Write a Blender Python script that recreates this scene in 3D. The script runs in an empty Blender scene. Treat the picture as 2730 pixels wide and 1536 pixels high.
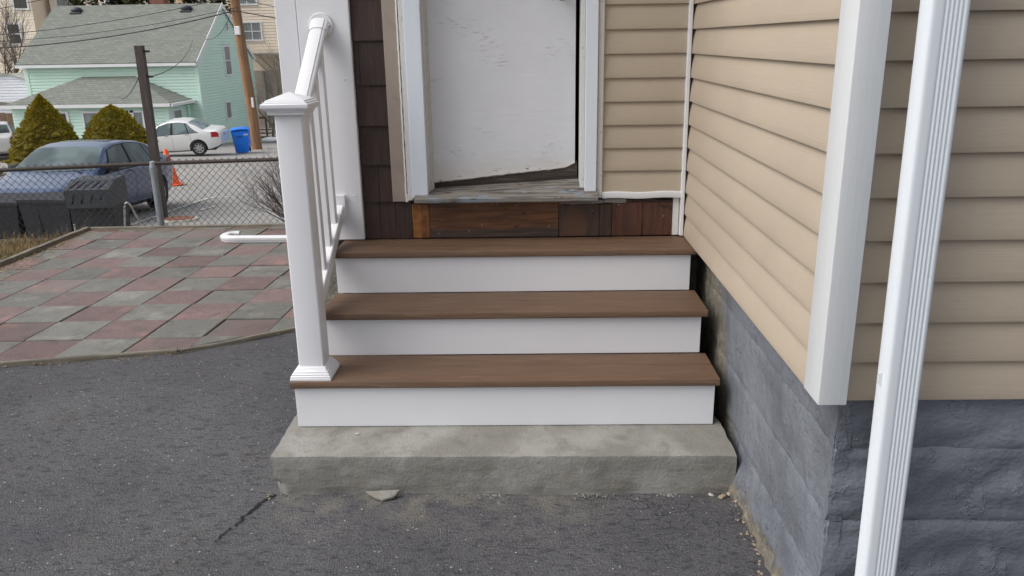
import bpy, bmesh, math, random
from mathutils import Vector, Matrix, noise
random.seed(7)
S = bpy.context.scene
C = bpy.context.collection
R = math.radians

# ------------------------------------------------------------ camera
cam = bpy.data.objects.new('camera', bpy.data.cameras.new('camera'))
C.objects.link(cam)
Rt = Vector((0.99976, 0.01707, -0.01573)); Dn = Vector((-0.01002, -0.29208, -0.95634)); Fw = Vector((-0.02092, 0.95624, -0.29183))
Fw.normalize(); Rt = (Rt - Fw*Rt.dot(Fw)).normalized(); Up = Rt.cross(Fw)
cam.matrix_world = Matrix(((Rt.x, Up.x, -Fw.x, 0.853), (Rt.y, Up.y, -Fw.y, -2.689), (Rt.z, Up.z, -Fw.z, 1.348), (0, 0, 0, 1)))
cam.data.sensor_width = 36; cam.data.lens = 28.485; cam.data.clip_start = .05; cam.data.clip_end = 900
S.camera = cam
# ------------------------------------------------------------ sky, sun, exposure
SUN_EL = R(47)
W = bpy.data.worlds.new('World'); S.world = W; W.use_nodes = True
nt = W.node_tree; bg = nt.nodes['Background']
sky = nt.nodes.new('ShaderNodeTexSky'); sky.sky_type = 'NISHITA'; sky.sun_disc = False
sky.sun_elevation = SUN_EL; sky.sun_rotation = R(252); sky.dust_density = 4; sky.air_density = 1.0; sky.ozone_density = 1
hs = nt.nodes.new('ShaderNodeHueSaturation'); hs.inputs['Saturation'].default_value = .38
nt.links.new(sky.outputs[0], hs.inputs['Color']); nt.links.new(hs.outputs[0], bg.inputs[0]); bg.inputs[1].default_value = .14
sd = bpy.data.lights.new('sun', 'SUN'); sd.energy = 1.1; sd.angle = R(50); sd.color = (1, .975, .94)
sun = bpy.data.objects.new('sun', sd); C.objects.link(sun)
az = R(252)
sdir = Vector((math.sin(az)*math.cos(SUN_EL), math.cos(az)*math.cos(SUN_EL), math.sin(SUN_EL)))
sun.rotation_euler = sdir.to_track_quat('Z', 'Y').to_euler()
S.view_settings.view_transform = 'Standard'; S.view_settings.look = 'None'; S.view_settings.gamma = 1
S.view_settings.use_curve_mapping = False
S.view_settings.exposure = 0.38

# ------------------------------------------------------------ materials
MATS = {}
def mk(name, col, rough=.6, var=(), bumps=(), metal=0, spec=.5, tint=0, coat=0, hook=None):
    m = bpy.data.materials.new(name); m.use_nodes = True; n = m.node_tree; N = n.nodes; L = n.links
    b = N['Principled BSDF']; b.inputs['Roughness'].default_value = rough; b.inputs['Metallic'].default_value = metal
    b.inputs['Specular IOR Level'].default_value = spec; b.inputs['Coat Weight'].default_value = coat
    geo = N.new('ShaderNodeNewGeometry'); pos = geo.outputs['Position']
    def scaled(sc):
        if isinstance(sc, (int, float)): return pos, sc
        v = N.new('ShaderNodeVectorMath'); v.operation = 'MULTIPLY'; L.new(pos, v.inputs[0]); v.inputs[1].default_value = sc
        return v.outputs[0], 1.0
    def noi(sc, det=4, rg=.6, dist=0):
        p, s = scaled(sc); t = N.new('ShaderNodeTexNoise'); L.new(p, t.inputs['Vector'])
        t.inputs['Scale'].default_value = s; t.inputs['Detail'].default_value = det; t.inputs['Roughness'].default_value = rg; t.inputs['Distortion'].default_value = dist
        return t.outputs[0]
    def ramp(x, lo, hi):
        r = N.new('ShaderNodeMapRange'); L.new(x, r.inputs[0]); r.inputs[1].default_value = lo; r.inputs[2].default_value = hi
        r.interpolation_type = 'SMOOTHSTEP'; return r.outputs[0]
    def mix(f, a, c, mode='MIX'):
        x = N.new('ShaderNodeMix'); x.data_type = 'RGBA'; x.blend_type = mode
        for v, k in ((f, 0), (a, 6), (c, 7)):
            if isinstance(v, (int, float)): x.inputs[k].default_value = v
            elif isinstance(v, tuple): x.inputs[k].default_value = (*v[:3], 1)
            else: L.new(v, x.inputs[k])
        return x.outputs[2]
    def math_(op, a, c=0.0):
        x = N.new('ShaderNodeMath'); x.operation = op
        for v, k in ((a, 0), (c, 1)):
            if isinstance(v, (int, float)): x.inputs[k].default_value = v
            else: L.new(v, x.inputs[k])
        return x.outputs[0]
    c = tuple(col)
    for (sc, det, c2, lo, hi, amt) in var:
        f = ramp(noi(sc, det), lo, hi)
        if amt != 1: f = math_('MULTIPLY', f, amt)
        c = mix(f, c, c2)
    if tint:
        oi = N.new('ShaderNodeObjectInfo'); f = N.new('ShaderNodeMapRange'); L.new(oi.outputs['Random'], f.inputs[0])
        f.inputs[3].default_value = 1-tint; f.inputs[4].default_value = 1+tint
        g = N.new('ShaderNodeCombineColor'); [L.new(f.outputs[0], g.inputs[i]) for i in range(3)]
        c = mix(1.0, c, g.outputs[0], 'MULTIPLY')
    hgt = None
    for (sc, det, d) in bumps:
        h = math_('MULTIPLY', noi(sc, det), d); hgt = h if hgt is None else math_('ADD', hgt, h)
    env = dict(N=N, L=L, b=b, pos=pos, noi=noi, ramp=ramp, mix=mix, math=math_, scaled=scaled, geo=geo)
    if hook:
        r = hook(c, hgt, env); c, hgt = r
    if isinstance(c, tuple): b.inputs['Base Color'].default_value = (*c[:3], 1)
    else: L.new(c, b.inputs['Base Color'])
    if hgt is not None:
        bp = N.new('ShaderNodeBump'); bp.inputs['Strength'].default_value = 1; bp.inputs['Distance'].default_value = 1
        L.new(hgt, bp.inputs['Height']); L.new(bp.outputs[0], b.inputs['Normal'])
    MATS[name] = m; return m

def sep(e):
    s = e['N'].new('ShaderNodeSeparateXYZ'); e['L'].new(e['pos'], s.inputs[0]); return s.outputs
def vor(e, sc, feat='F1', rnd=1.0):
    p, s = e['scaled'](sc); t = e['N'].new('ShaderNodeTexVoronoi'); t.feature = feat; e['L'].new(p, t.inputs['Vector']); t.inputs['Scale'].default_value = s
    t.inputs['Randomness'].default_value = rnd; return t.outputs

def h_asphalt(c, h, e):
    v = vor(e, 260); v2 = vor(e, 70); s = sep(e); m, mt, rp = e['mix'], e['math'], e['ramp']
    # small aggregate: a share of the cells shows pale stone

    sc = e['N'].new('ShaderNodeSeparateColor'); e['L'].new(v['Color'], sc.inputs[0])
    chip = mt('MULTIPLY', rp(sc.outputs[0], .93, .95), rp(v['Distance'], .5, .3))
    c = m(mt('MULTIPLY', chip, .5), c, (.32, .315, .31))
    dark = rp(sc.outputs[1], .75, .3)
    c = m(mt('MULTIPLY', dark, .45), c, (.035, .035, .042))
    sc2 = e['N'].new('ShaderNodeSeparateColor'); e['L'].new(v2['Color'], sc2.inputs[0])
    chip2 = mt('MULTIPLY', rp(sc2.outputs[0], .975, .98), rp(v2['Distance'], .34, .22))
    c = m(mt('MULTIPLY', chip2, .8), c, (.40, .39, .37))
    # brown cement dust washed out in front of the concrete block
    near = mt('MULTIPLY', rp(s['Y'], -.55, -.24), mt('MULTIPLY', rp(s['X'], -.05, .05), rp(s['X'], 1.2, .9)))
    near = mt('MULTIPLY', near, rp(e['noi'](7, 4), .42, .62))
    c = m(mt('MULTIPLY', near, .6), c, (.22, .205, .175))
    wr = vor(e, (16, 30, 20), 'DISTANCE_TO_EDGE'); crk = mt('MULTIPLY', rp(wr['Distance'], .035, .0), rp(e['noi'](3.3, 4), .47, .6)); crk = mt('MULTIPLY', crk, rp(e['noi'](21, 3), .45, .55)); c = m(mt('MULTIPLY', crk, .6), c, (.03, .03, .034))
    hh = mt('ADD', mt('MULTIPLY', v['Distance'], -.003), mt('MULTIPLY', crk, -.004))
    return c, mt('ADD', h, hh)

def h_bluestone(c, h, e):     # painted block: bare cement near the old steps and along the footing
    s = sep(e); m, mt, rp = e['mix'], e['math'], e['ramp']
    n = e['noi'](5, 5, .7); n2 = e['noi'](26, 4, .7)
    t = mt('ADD', s['Y'], mt('ADD', mt('MULTIPLY', n, .45), mt('MULTIPLY', s['Z'], -.55)))
    raw = rp(t, .12, .30)
    low = rp(mt('ADD', s['Z'], mt('MULTIPLY', n, .22)), .03, -.01)
    sy = rp(s['X'], 1.60, 1.59)
    raw = mt('MAXIMUM', raw, mt('MULTIPLY', low, rp(s['X'], 1.75, 1.62)))
    chips = mt('MULTIPLY', rp(n2, .70, .72), rp(e['noi'](3.1, 2), .5, .55))
    raw = mt('MULTIPLY', mt('MAXIMUM', raw, mt('MULTIPLY', chips, .8)), sy)
    rc = m(rp(n2, .35, .65), (.10, .09, .07), (.29, .26, .20))
    rc = m(rp(e['noi'](60, 3), .3, .7), rc, (.16, .145, .12))
    c = m(raw, c, rc)
    tro = vor(e, (5, 5, 3.2), 'SMOOTH_F1'); sc = rp(e['noi']((14, 24, 9), 5, .7), .56, .60)
    c = m(mt('MULTIPLY', sc, .22), c, (.24, .255, .29))
    h = mt('ADD', h, mt('MULTIPLY', rp(tro['Distance'], .0, .7), .012)); h = mt('ADD', h, mt('MULTIPLY', sc, .002))
    return c, mt('ADD', h, mt('MULTIPLY', mt('MULTIPLY', raw, n2), -.006))

def h_paver(e_unused=None): pass

mk('asphalt', (.108, .106, .115), .85, var=((1.3, 4, (.150, .147, .150), .38, .68, 1), (4.5, 5, (.135, .128, .120), .54, .72, .8), ((26, 60, 30), 4, (.055, .055, .066), .52, .66, .85), (170, 2, (.17, .17, .18), .60, .72, .8)),
   bumps=((130, 4, .006), ((34, 80, 40), 4, .007), (9, 3, .006)), spec=.3, hook=h_asphalt)
def h_lot(c, h, e):
    v = vor(e, 60); sc = e['N'].new('ShaderNodeSeparateColor'); e['L'].new(v['Color'], sc.inputs[0])
    return e['mix'](e['math']('MULTIPLY', sc.outputs[0], .25), c, (.33, .32, .30)), h
mk('lot_asphalt', (.29, .28, .265), .9, var=((.35, 4, (.35, .33, .30), .4, .7, 1), ((.2, 1.2, 1), 4, (.25, .20, .16), .58, .75, .6), (5, 4, (.24, .235, .23), .45, .7, .6)), bumps=((40, 3, .004),), hook=h_lot)
mk('concrete', (.222, .216, .192), .85, var=((3.2, 5, (.34, .335, .31), .42, .68, .9), ((9, 9, 30), 5, (.17, .165, .14), .5, .7, .7), (48, 4, (.13, .125, .11), .66, .74, .7), (120, 3, (.34, .33, .31), .56, .7, .45), (14, 4, (.25, .20, .155), .55, .72, .5)),
   bumps=((90, 5, .003), (220, 3, .0015), ((14, 14, 40), 4, .003)), spec=.3)
mk('paver_red', (.168, .120, .115), .85, var=((4, 4, (.26, .165, .15), .5, .72, .8), (9, 5, (.125, .098, .092), .45, .7, .85), (2.2, 4, (.165, .15, .138), .48, .66, .75), (150, 2, (.32, .27, .25), .56, .68, .6), (1.1, 5, (.10, .092, .085), .56, .70, .6)), bumps=((150, 3, .002), (20, 3, .002)), tint=.2, spec=.25)
mk('paver_grey', (.165, .164, .150), .85, var=((5, 4, (.245, .24, .22), .5, .7, .8), (9, 5, (.12, .12, .108), .5, .7, .8), (150, 2, (.38, .37, .35), .58, .7, .6), (1.1, 5, (.10, .10, .09), .56, .70, .6)), bumps=((150, 3, .002), (20, 3, .002)), tint=.15, spec=.25)
mk('paver_sand', (.085, .078, .066), .95, var=((60, 4, (.13, .11, .08), .5, .7, 1),), bumps=((200, 3, .003),))
mk('old_wood', (.20, .18, .14), .8, var=(((3, 3, 60), 4, (.10, .09, .07), .45, .65, .8), (8, 4, (.28, .255, .21), .5, .7, .6)), bumps=((60, 4, .003),), tint=.1)
mk('dirt', (.12, .10, .07), .95, var=((12, 5, (.22, .18, .11), .45, .65, 1), (50, 3, (.06, .05, .035), .5, .7, .7)), bumps=((60, 4, .01),))
mk('white_pvc', (.75, .755, .78), .42, var=((1.7, 3, (.72, .725, .755), .4, .7, 1), ((2, 2, 60), 2, (.70, .70, .72), .66, .8, .3), (38, 4, (.50, .48, .45), .745, .775, .5)), bumps=(((1.5, 1.5, 1.5), 2, .0015),), spec=.4)
mk('white_vinyl', (.76, .765, .79), .33, var=((4, 4, (.76, .76, .77), .5, .75, .6), (60, 3, (.55, .53, .50), .73, .78, .25)), bumps=((2, 2, .001),), spec=.45)
mk('white_alu', (.70, .745, .79), .35, var=((30, 4, (.60, .63, .66), .68, .78, .4),), bumps=(((14, 14, 1.2), 2, .0006),), spec=.5)
mk('post_vinyl', (.66, .68, .69), .4, var=((40, 4, (.56, .57, .57), .6, .75, .4), ((120, 120, 8), 2, (.60, .62, .63), .5, .7, .5)), bumps=(((160, 160, 12), 3, .0006),), spec=.4)
mk('casing_white', (.70, .75, .82), .4, var=(((80, 80, 4), 3, (.60, .64, .70), .62, .75, .4), (50, 4, (.40, .40, .42), .73, .77, .6)), bumps=(((60, 60, 4), 3, .0008),))
mk('old_white', (.63, .62, .59), .6, var=((45, 5, (.42, .41, .38), .58, .7, .7), (22, 5, (.30, .28, .25), .68, .74, .7)), bumps=((60, 4, .002),))
mk('peel_white', (.68, .66, .62), .7, var=(((60, 60, 18), 5, (.16, .14, .12), .66, .70, .9),), bumps=((50, 5, .005),))
mk('taupe_trim', (.345, .285, .24), .6, var=((9, 4, (.27, .215, .18), .5, .7, .6), (70, 4, (.20, .14, .11), .72, .76, .7)), bumps=((50, 3, .0012),))
mk('siding', (.45, .378, .291), .5, var=((2.2, 3, (.41, .345, .27), .4, .7, .8), ((30, 30, 130), 2, (.42, .35, .275), .5, .7, .6), (26, 4, (.30, .25, .19), .745, .765, .5)), bumps=(((1.6, 1.6, 5), 2, .0035), ((6, 6, 220), 2, .0005)), spec=.35)
mk('tread_brown', (.135, .081, .050), .55, var=(((7, 90, 90), 5, (.19, .122, .082), .50, .68, .75), ((3, 30, 30), 4, (.105, .060, .038), .5, .68, .6), ((22, 160, 60), 3, (.25, .175, .13), .66, .74, .5)), bumps=(((8, 170, 90), 4, .0020), ((3, 60, 60), 3, .0012)), spec=.4)
mk('shingle_brown', (.042, .025, .021), .6, var=(((90, 90, 5), 4, (.060, .038, .032), .45, .7, .8), ((60, 60, 14), 6, (.26, .25, .25), .70, .735, .55)), bumps=(((130, 130, 4), 4, .0018), (30, 3, .001)), tint=.14, spec=.35)
def h_rot(c, h, e):      # weathered, sodden lower edge of the big board
    s = sep(e); f = e['ramp'](e['math']('ADD', s['Z'], e['math']('MULTIPLY', e['noi']((5, 9, 22), 5), .07)), .632, .608)
    g = e['mix'](e['ramp'](e['noi']((6, 60, 120), 4), .4, .65), (.040, .030, .027), (.075, .055, .045))
    return e['mix'](e['math']('MULTIPLY', f, .9), c, g), h
def wood(name, c1, c2, c3, sc, **k):
    return mk(name, c1, .5, var=((sc, 5, c2, .38, .62, .9), (tuple(x*1.0 for x in (6, 6, 5)), 4, c3, .5, .62, .85), ((14, 14, 22), 5, (.020, .014, .011), .63, .72, .9), (55, 4, (.33, .29, .25), .745, .765, .7)), bumps=((sc, 4, .0015),), spec=.45, **k)
wood('wood_orange', (.23, .085, .024), (.13, .042, .014), (.34, .16, .04), (70, 70, 6))
wood('wood_brown', (.175, .075, .030), (.075, .032, .016), (.13, .055, .024), (5, 60, 60), hook=h_rot)
wood('wood_dark', (.075, .045, .033), (.045, .030, .024), (.11, .055, .03), (70, 70, 6))
wood('wood_red', (.105, .042, .026), (.060, .027, .018), (.075, .045, .025), (70, 70, 6))
mk('sill_wood', (.24, .22, .195), .75, var=(((5, 90, 90), 5, (.075, .062, .055), .45, .62, .95), ((7, 14, 14), 4, (.22, .255, .29), .54, .64, .95), ((9, 30, 50), 5, (.055, .035, .028), .60, .68, .9)), bumps=(((6, 120, 120), 5, .004),))
mk('rot_wood', (.045, .033, .028), .8, var=(((6, 60, 60), 5, (.09, .07, .06), .5, .66, 1), (60, 4, (.45, .43, .38), .72, .75, .7)), bumps=(((8, 90, 90), 5, .004),))
def h_door(c, h, e):
    s = sep(e); m, mt, rp = e['mix'], e['math'], e['ramp']
    low = rp(mt('ADD', s['Z'], mt('MULTIPLY', e['noi'](9, 4), .12)), .97, .84)
    c = m(mt('MULTIPLY', low, .75), c, (.60, .57, .51))
    scuff = mt('MULTIPLY', rp(e['noi']((32, 32, 130), 5, .7), .56, .66), rp(e['noi']((7, 7, 9), 3), .52, .66))
    c = m(mt('MULTIPLY', scuff, .42), c, (.44, .42, .38))
    dots = rp(e['noi']((38, 38, 60), 3), .765, .785)
    c = m(mt('MULTIPLY', dots, .8), c, (.20, .18, .16))
    flake = mt('MULTIPLY', rp(e['noi']((30, 30, 90), 5), .60, .64), rp(mt('ADD', s['Z'], mt('MULTIPLY', s['X'], -.11)), .752, .735))
    c = m(mt('MULTIPLY', flake, .8), c, (.16, .12, .10))
    return c, mt('ADD', h, mt('MULTIPLY', scuff, -.001))
mk('door_paint', (.71, .72, .75), .5, var=((3, 4, (.66, .67, .70), .4, .7, .8), ((9, 9, 30), 4, (.70, .70, .72), .55, .7, .6)), bumps=(((10, 10, 60), 5, .0013), (5, 3, .003)), hook=h_door)
mk('foundation_paint', (.172, .185, .215), .5, var=((2.5, 4, (.10, .108, .13), .4, .7, .8), ((14, 14, 14), 4, (.165, .178, .21), .55, .72, .7), ((60, 20, 14), 3, (.06, .065, .08), .70, .74, .6), (30, 4, (.19, .20, .22), .68, .76, .5)), bumps=((11, 4, .012), ((50, 50, 90), 4, .003)), spec=.5, hook=h_bluestone)
mk('mortar', (.10, .108, .13), .7, bumps=((60, 4, .004),))
mk('dark_void', (.008, .008, .008), .9)
mk('interior', (.05, .045, .04), .9)
mk('iron_brown', (.055, .042, .038), .7, var=((20, 5, (.10, .07, .058), .5, .7, .7),), bumps=((80, 3, .002),))
mk('galv', (.30, .33, .36), .5, var=((25, 4, (.22, .24, .27), .5, .7, .8),), metal=.3)
mk('wire_rust', (.06, .055, .055), .6, var=((12, 3, (.14, .11, .09), .5, .7, .8),), metal=.2)
mk('chrome', (.55, .56, .57), .3, metal=.8)
mk('pale_rod', (.50, .45, .40), .6)
# background materials
mk('mint_siding', (.70, .90, .79), .6, var=((.8, 3, (.63, .87, .74), .4, .7, .8),), spec=.3)
mk('mint_trim', (.68, .89, .78), .6)
mk('bg_white', (.82, .82, .83), .5, var=((1.5, 3, (.74, .74, .75), .5, .7, .6),))
mk('cream_siding', (.92, .82, .68), .7, var=((.3, 4, (.89, .77, .62), .4, .7, .8),))
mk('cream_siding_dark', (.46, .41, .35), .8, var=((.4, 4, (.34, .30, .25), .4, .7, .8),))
mk('grey_white_siding', (.80, .80, .86), .6)
def h_shing(c, h, e):
    t = e['N'].new('ShaderNodeTexBrick'); s = sep(e)
    cb = e['N'].new('ShaderNodeCombineXYZ'); e['L'].new(s['X'], cb.inputs[0]); e['L'].new(e['math']('MULTIPLY', s['Z'], 1.45), cb.inputs[1])
    e['L'].new(cb.outputs[0], t.inputs['Vector']); t.inputs['Scale'].default_value = 1; t.inputs['Brick Width'].default_value = .33; t.inputs['Row Height'].default_value = .14
    t.inputs['Mortar Size'].default_value = .012; t.inputs['Color1'].default_value = (.17, .185, .16, 1); t.inputs['Color2'].default_value = (.235, .25, .215, 1); t.inputs['Mortar'].default_value = (.12, .125, .11, 1)
    n = e['ramp'](e['noi']((2.5, 2.5, 9), 4), .35, .7)
    return e['mix'](e['math']('MULTIPLY', n, .45), t.outputs[0], c), h
mk('asphalt_shingles', (.19, .205, .178), .9, hook=h_shing, bumps=(((8, 8, 30), 3, .01),))
mk('glass_dark', (.04, .045, .05), .08, spec=.8)
mk('glass_curtain', (.30, .33, .33), .3, var=(((30, 30, 1), 2, (.18, .20, .20), .45, .55, 1),))
mk('pole_wood', (.30, .165, .085), .85, var=(((9, 9, .7), 4, (.20, .105, .055), .45, .65, .9), ((30, 30, 2), 4, (.40, .25, .14), .6, .75, .6)), bumps=(((40, 40, 2), 3, .008),))
mk('post_black', (.055, .042, .038), .7, var=(((30, 30, 4), 4, (.11, .07, .055), .45, .7, .8),), bumps=(((50, 50, 6), 3, .004),))
mk('cable', (.03, .03, .032), .7)
mk('rubber', (.018, .018, .020), .8, bumps=((60, 2, .002),))
mk('black_plastic', (.010, .011, .016), .6, var=((5, 4, (.020, .022, .030), .45, .7, .8),), bumps=((8, 3, .004),))
mk('bin_grey', (.028, .033, .042), .5, var=((6, 3, (.04, .045, .055), .4, .7, .8),))
mk('bin_blue', (.015, .22, .90), .4, var=((2, 3, (.02, .21, .80), .4, .7, .8),), spec=.4)
mk('cone_orange', (.95, .13, .02), .5)
mk('cone_white', (.85, .62, .58), .4)
mk('paint_blue', (.045, .078, .168), .22, metal=.25, coat=.8, var=((3, 3, (.052, .09, .185), .4, .7, .8),))
mk('paint_white', (.80, .80, .79), .25, coat=.6)
mk('paint_silver', (.62, .60, .58), .3, coat=.5)
mk('car_glass', (.045, .06, .068), .04, spec=1.0, coat=.5)
mk('car_glass_pale', (.26, .34, .34), .05, spec=1.0, var=((1.1, 2, (.13, .18, .19), .42, .58, 1),))
mk('black_trim', (.015, .015, .017), .5)
mk('lamp_red', (.55, .02, .03), .2, coat=.5)
mk('lamp_amber', (.85, .28, .08), .3)
mk('lamp_clear', (.55, .57, .60), .15)
mk('rim', (.50, .51, .53), .3, metal=.7)
mk('rust_iron', (.30, .13, .085), .85, var=((14, 4, (.20, .085, .06), .4, .65, .8),), bumps=((40, 3, .006),))
mk('lot_paint', (.62, .60, .52), .8, var=((7, 5, (.30, .29, .26), .5, .62, .85),))
mk('foliage_gold', (.36, .285, .022), .8, var=((2.5, 4, (.29, .245, .022), .4, .65, .9), (20, 3, (.42, .33, .04), .55, .75, .8)), spec=.2)
mk('foliage_core', (.12, .10, .012), .9)  # darker than the leaves, so hollows between clumps look shaded
mk('foliage_dark', (.040, .052, .018), .85, var=((2, 4, (.075, .07, .02), .4, .65, .9),), spec=.2)
mk('bark', (.115, .09, .072), .9, var=((6, 4, (.17, .14, .11), .4, .7, .8),))
mk('bark_red', (.085, .055, .050), .9)
mk('bark_pale', (.30, .26, .21), .9)
mk('brick_red', (.28, .12, .08), .9, var=(((6, 6, 20), 3, (.20, .085, .06), .4, .65, .9),))
mk('fence_brown', (.17, .105, .07), .8, var=(((14, 14, 1), 3, (.24, .16, .11), .45, .65, .9),))
mk('straw', (.30, .225, .11), .9, var=((9, 3, (.20, .13, .06), .4, .65, .9),))
mk('weed_green', (.12, .13, .035), .9)
mk('teal', (.02, .13, .12), .6)
mk('stone_tan', (.38, .30, .22), .8, var=((20, 3, (.27, .22, .18), .4, .65, .9),), tint=.25)
mk('stone_white', (.48, .47, .44), .7, tint=.2)
mk('bg_grey', (.42, .40, .37), .9, var=((1, 4, (.35, .32, .28), .4, .65, .9),))
def M(n): return MATS[n]

# ------------------------------------------------------------ helpers
def obj(name, bm, mat, parent=None, smooth=False, loc=None):
    bmesh.ops.recalc_face_normals(bm, faces=bm.faces[:])
    me = bpy.data.meshes.new(name); bm.to_mesh(me); bm.free()
    if isinstance(mat, (list, tuple)):
        for x in mat: me.materials.append(M(x))
    else: me.materials.append(M(mat))
    if smooth:
        me.polygons.foreach_set('use_smooth', [True]*len(me.polygons))
        if smooth != 'all':
            me.set_sharp_from_angle(angle=R(35))
    o = bpy.data.objects.new(name, me); C.objects.link(o)
    if loc: o.location = loc
    if parent: o.parent = parent
    return o
def nb():
    return bmesh.new()
bmesh_get = None
def thing(name, label, cat, group=None, loc=(0, 0, 0)):
    o = bpy.data.objects.new(name, None); C.objects.link(o); o.empty_display_size = .1
    o['label'] = label; o['category'] = cat
    if group: o['group'] = group
    return o
def tag(o, label, cat, group=None):
    o['label'] = label; o['category'] = cat
    if group: o['group'] = group
    return o
def kind(o, k): o['kind'] = k; return o
def box(bm, x0, x1, y0, y1, z0, z1, bev=0, seg=1, mat=None):
    g = bmesh.ops.create_cube(bm, size=1)
    vs = g['verts']
    for v in vs: v.co = Vector((x0+(v.co.x+.5)*(x1-x0), y0+(v.co.y+.5)*(y1-y0), z0+(v.co.z+.5)*(z1-z0)))
    if bev:
        es = list({e for v in vs for e in v.link_edges})
        bmesh.ops.bevel(bm, geom=es, offset=bev, segments=seg, affect='EDGES', profile=.5)
    return vs
def boxm(x0, x1, y0, y1, z0, z1, bev=0, seg=1):
    bm = nb(); box(bm, x0, x1, y0, y1, z0, z1, bev, seg); return bm
def tube(bm, pts, rad, n=8, cap=True):
    pts = [Vector(p) for p in pts]; rings = []
    for i, p in enumerate(pts):
        d = (pts[min(i+1, len(pts)-1)]-pts[max(i-1, 0)]).normalized()
        a = d.cross(Vector((0, 0, 1)) if abs(d.z) < .9 else Vector((1, 0, 0))).normalized(); b = d.cross(a)
        r = rad[i] if isinstance(rad, (list, tuple)) else rad
        rings.append([bm.verts.new(p+(a*math.cos(2*math.pi*k/n)+b*math.sin(2*math.pi*k/n))*r) for k in range(n)])
    for A, B in zip(rings, rings[1:]):
        for k in range(n): bm.faces.new((A[k], A[(k+1) % n], B[(k+1) % n], B[k]))
    if cap and n > 2: bm.faces.new(rings[0]); bm.faces.new(rings[-1][::-1])
def loft(bm, secs, closed=True, caps=True):
    rings = [[bm.verts.new(Vector(p)) for p in s] for s in secs]; n = len(rings[0])
    for A, B in zip(rings, rings[1:]):
        for k in range(n if closed else n-1): bm.faces.new((A[k], A[(k+1) % n], B[(k+1) % n], B[k]))
    if caps and closed: bm.faces.new(rings[0]); bm.faces.new(rings[-1][::-1])
    return rings
def prism(bm, poly, n, depth):           # poly: 3D points, extruded by n*depth
    a = [bm.verts.new(Vector(p)) for p in poly]; b = [bm.verts.new(Vector(p)+Vector(n)*depth) for p in poly]
    bm.faces.new(a); bm.faces.new(b[::-1])
    for i in range(len(a)): bm.faces.new((a[i], a[(i+1) % len(a)], b[(i+1) % len(a)], b[i]))
def nz(p, s, seed=0): return noise.noise(Vector(p)*s+Vector((seed*7.3, seed*3.1, seed*1.7)))
def fbm(p, s, o=4, seed=0): return sum(noise.noise(Vector(p)*s*2**i+Vector((seed*7.3, i*9.1, seed)))/2**i for i in range(o))
def ss(a, b, x):
    t = max(0, min(1, (x-a)/(b-a))); return t*t*(3-2*t)
def copy(o, parent=None, **k):
    c = o.copy(); C.objects.link(c); c.parent = parent
    if 'loc' in k: c.location = k['loc']
    for ch in o.children: copy(ch, c)
    return c

# ------------------------------------------------------------ ground
def zlot(x, y):
    z = -.945-.0686*y
    if y > 60: z = -5.061+.10*(y-60)
    return z
def zter(x, y):
    near = -.165-.15*ss(-2.93, -3.05, x)*ss(.7, 1.2, y)
    if -2.95 < x: near = -.30 if y > 1 else -.165
    near = near if y < 4.2 else near
    t = ss(4.15, 7.0, y)
    return near*(1-t)+zlot(x, y)*t
xs = sorted(set([round(-8+.13*i, 3) for i in range(93)]+[-400, -250, -150, -100, -70, -50, -40, -30, -24, -18, -14, -10, 8, 12, 18, 30, 60, 120, 250, 400]))
ys = sorted(set([round(-3+.13*i, 3) for i in range(85)]+[-300, -120, -50, -20, -8, 9, 10, 12, 15, 20, 26, 32, 40, 50, 60, 75, 100, 150, 250, 400]))
bm = nb(); G = [[bm.verts.new((x, y, zter(x, y))) for x in xs] for y in ys]
for j in range(len(ys)-1):
    for i in range(len(xs)-1): bm.faces.new((G[j][i], G[j][i+1], G[j+1][i+1], G[j+1][i]))
kind(obj('ground', bm, 'lot_asphalt', smooth='all'), 'structure')

ZD = -.145
bm = nb(); nx, ny = 230, 170; x0, x1, y0, y1 = -3.2, 1.62, -1.9, 1.75
def zdrive(x, y):
    z = ZD+.007*fbm((x, y, 0), 1.6, 3)+.0018*nz((x, y, 0), 22)
    if x > 1.2: z -= .012*ss(1.45, 1.6, x)*(1+nz((x, y, 0), 9))
    return z
G = [[bm.verts.new((x0+(x1-x0)*i/nx, y0+(y1-y0)*j/ny, zdrive(x0+(x1-x0)*i/nx, y0+(y1-y0)*j/ny))) for i in range(nx+1)] for j in range(ny+1)]
for j in range(ny):
    for i in range(nx): bm.faces.new((G[j][i], G[j][i+1], G[j+1][i+1], G[j+1][i]))
for a in ((-40, 1.62, -40, -1.9), (-40, -3.2, -1.9, .74), (1.62, 40, -40, -.9)):
    v = [bm.verts.new(p) for p in ((a[0], a[2], ZD-.004), (a[1], a[2], ZD-.004), (a[1], a[3], ZD-.004), (a[0], a[3], ZD-.004))]; bm.faces.new(v)
driveway = kind(obj('driveway', bm, 'asphalt', smooth='all'), 'structure')

# crack running from the block corner
bm = nb(); pts = []
for i in range(30):
    t = i/29; pts.append((-.035-.105*t**.8+.010*nz((t*9, 0, 0), 1.0, 3)+.006*random.uniform(-1, 1)*(t > 0), -.222-.285*t))
prev = None
for i, (x, y) in enumerate(pts):
    w = .0060*(1-i/len(pts))+.0010+.0045*max(0, nz((i*.35, 0, 0), 1.7, 2))+.001*random.random(); z = zdrive(x, y)+.0032
    cur = (bm.verts.new((x-w, y-.002, z)), bm.verts.new((x+w, y+.002, z)))
    if prev: bm.faces.new((prev[0], prev[1], cur[1], cur[0]))
    prev = cur
obj('crack', bm, 'dark_void', driveway)

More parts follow.
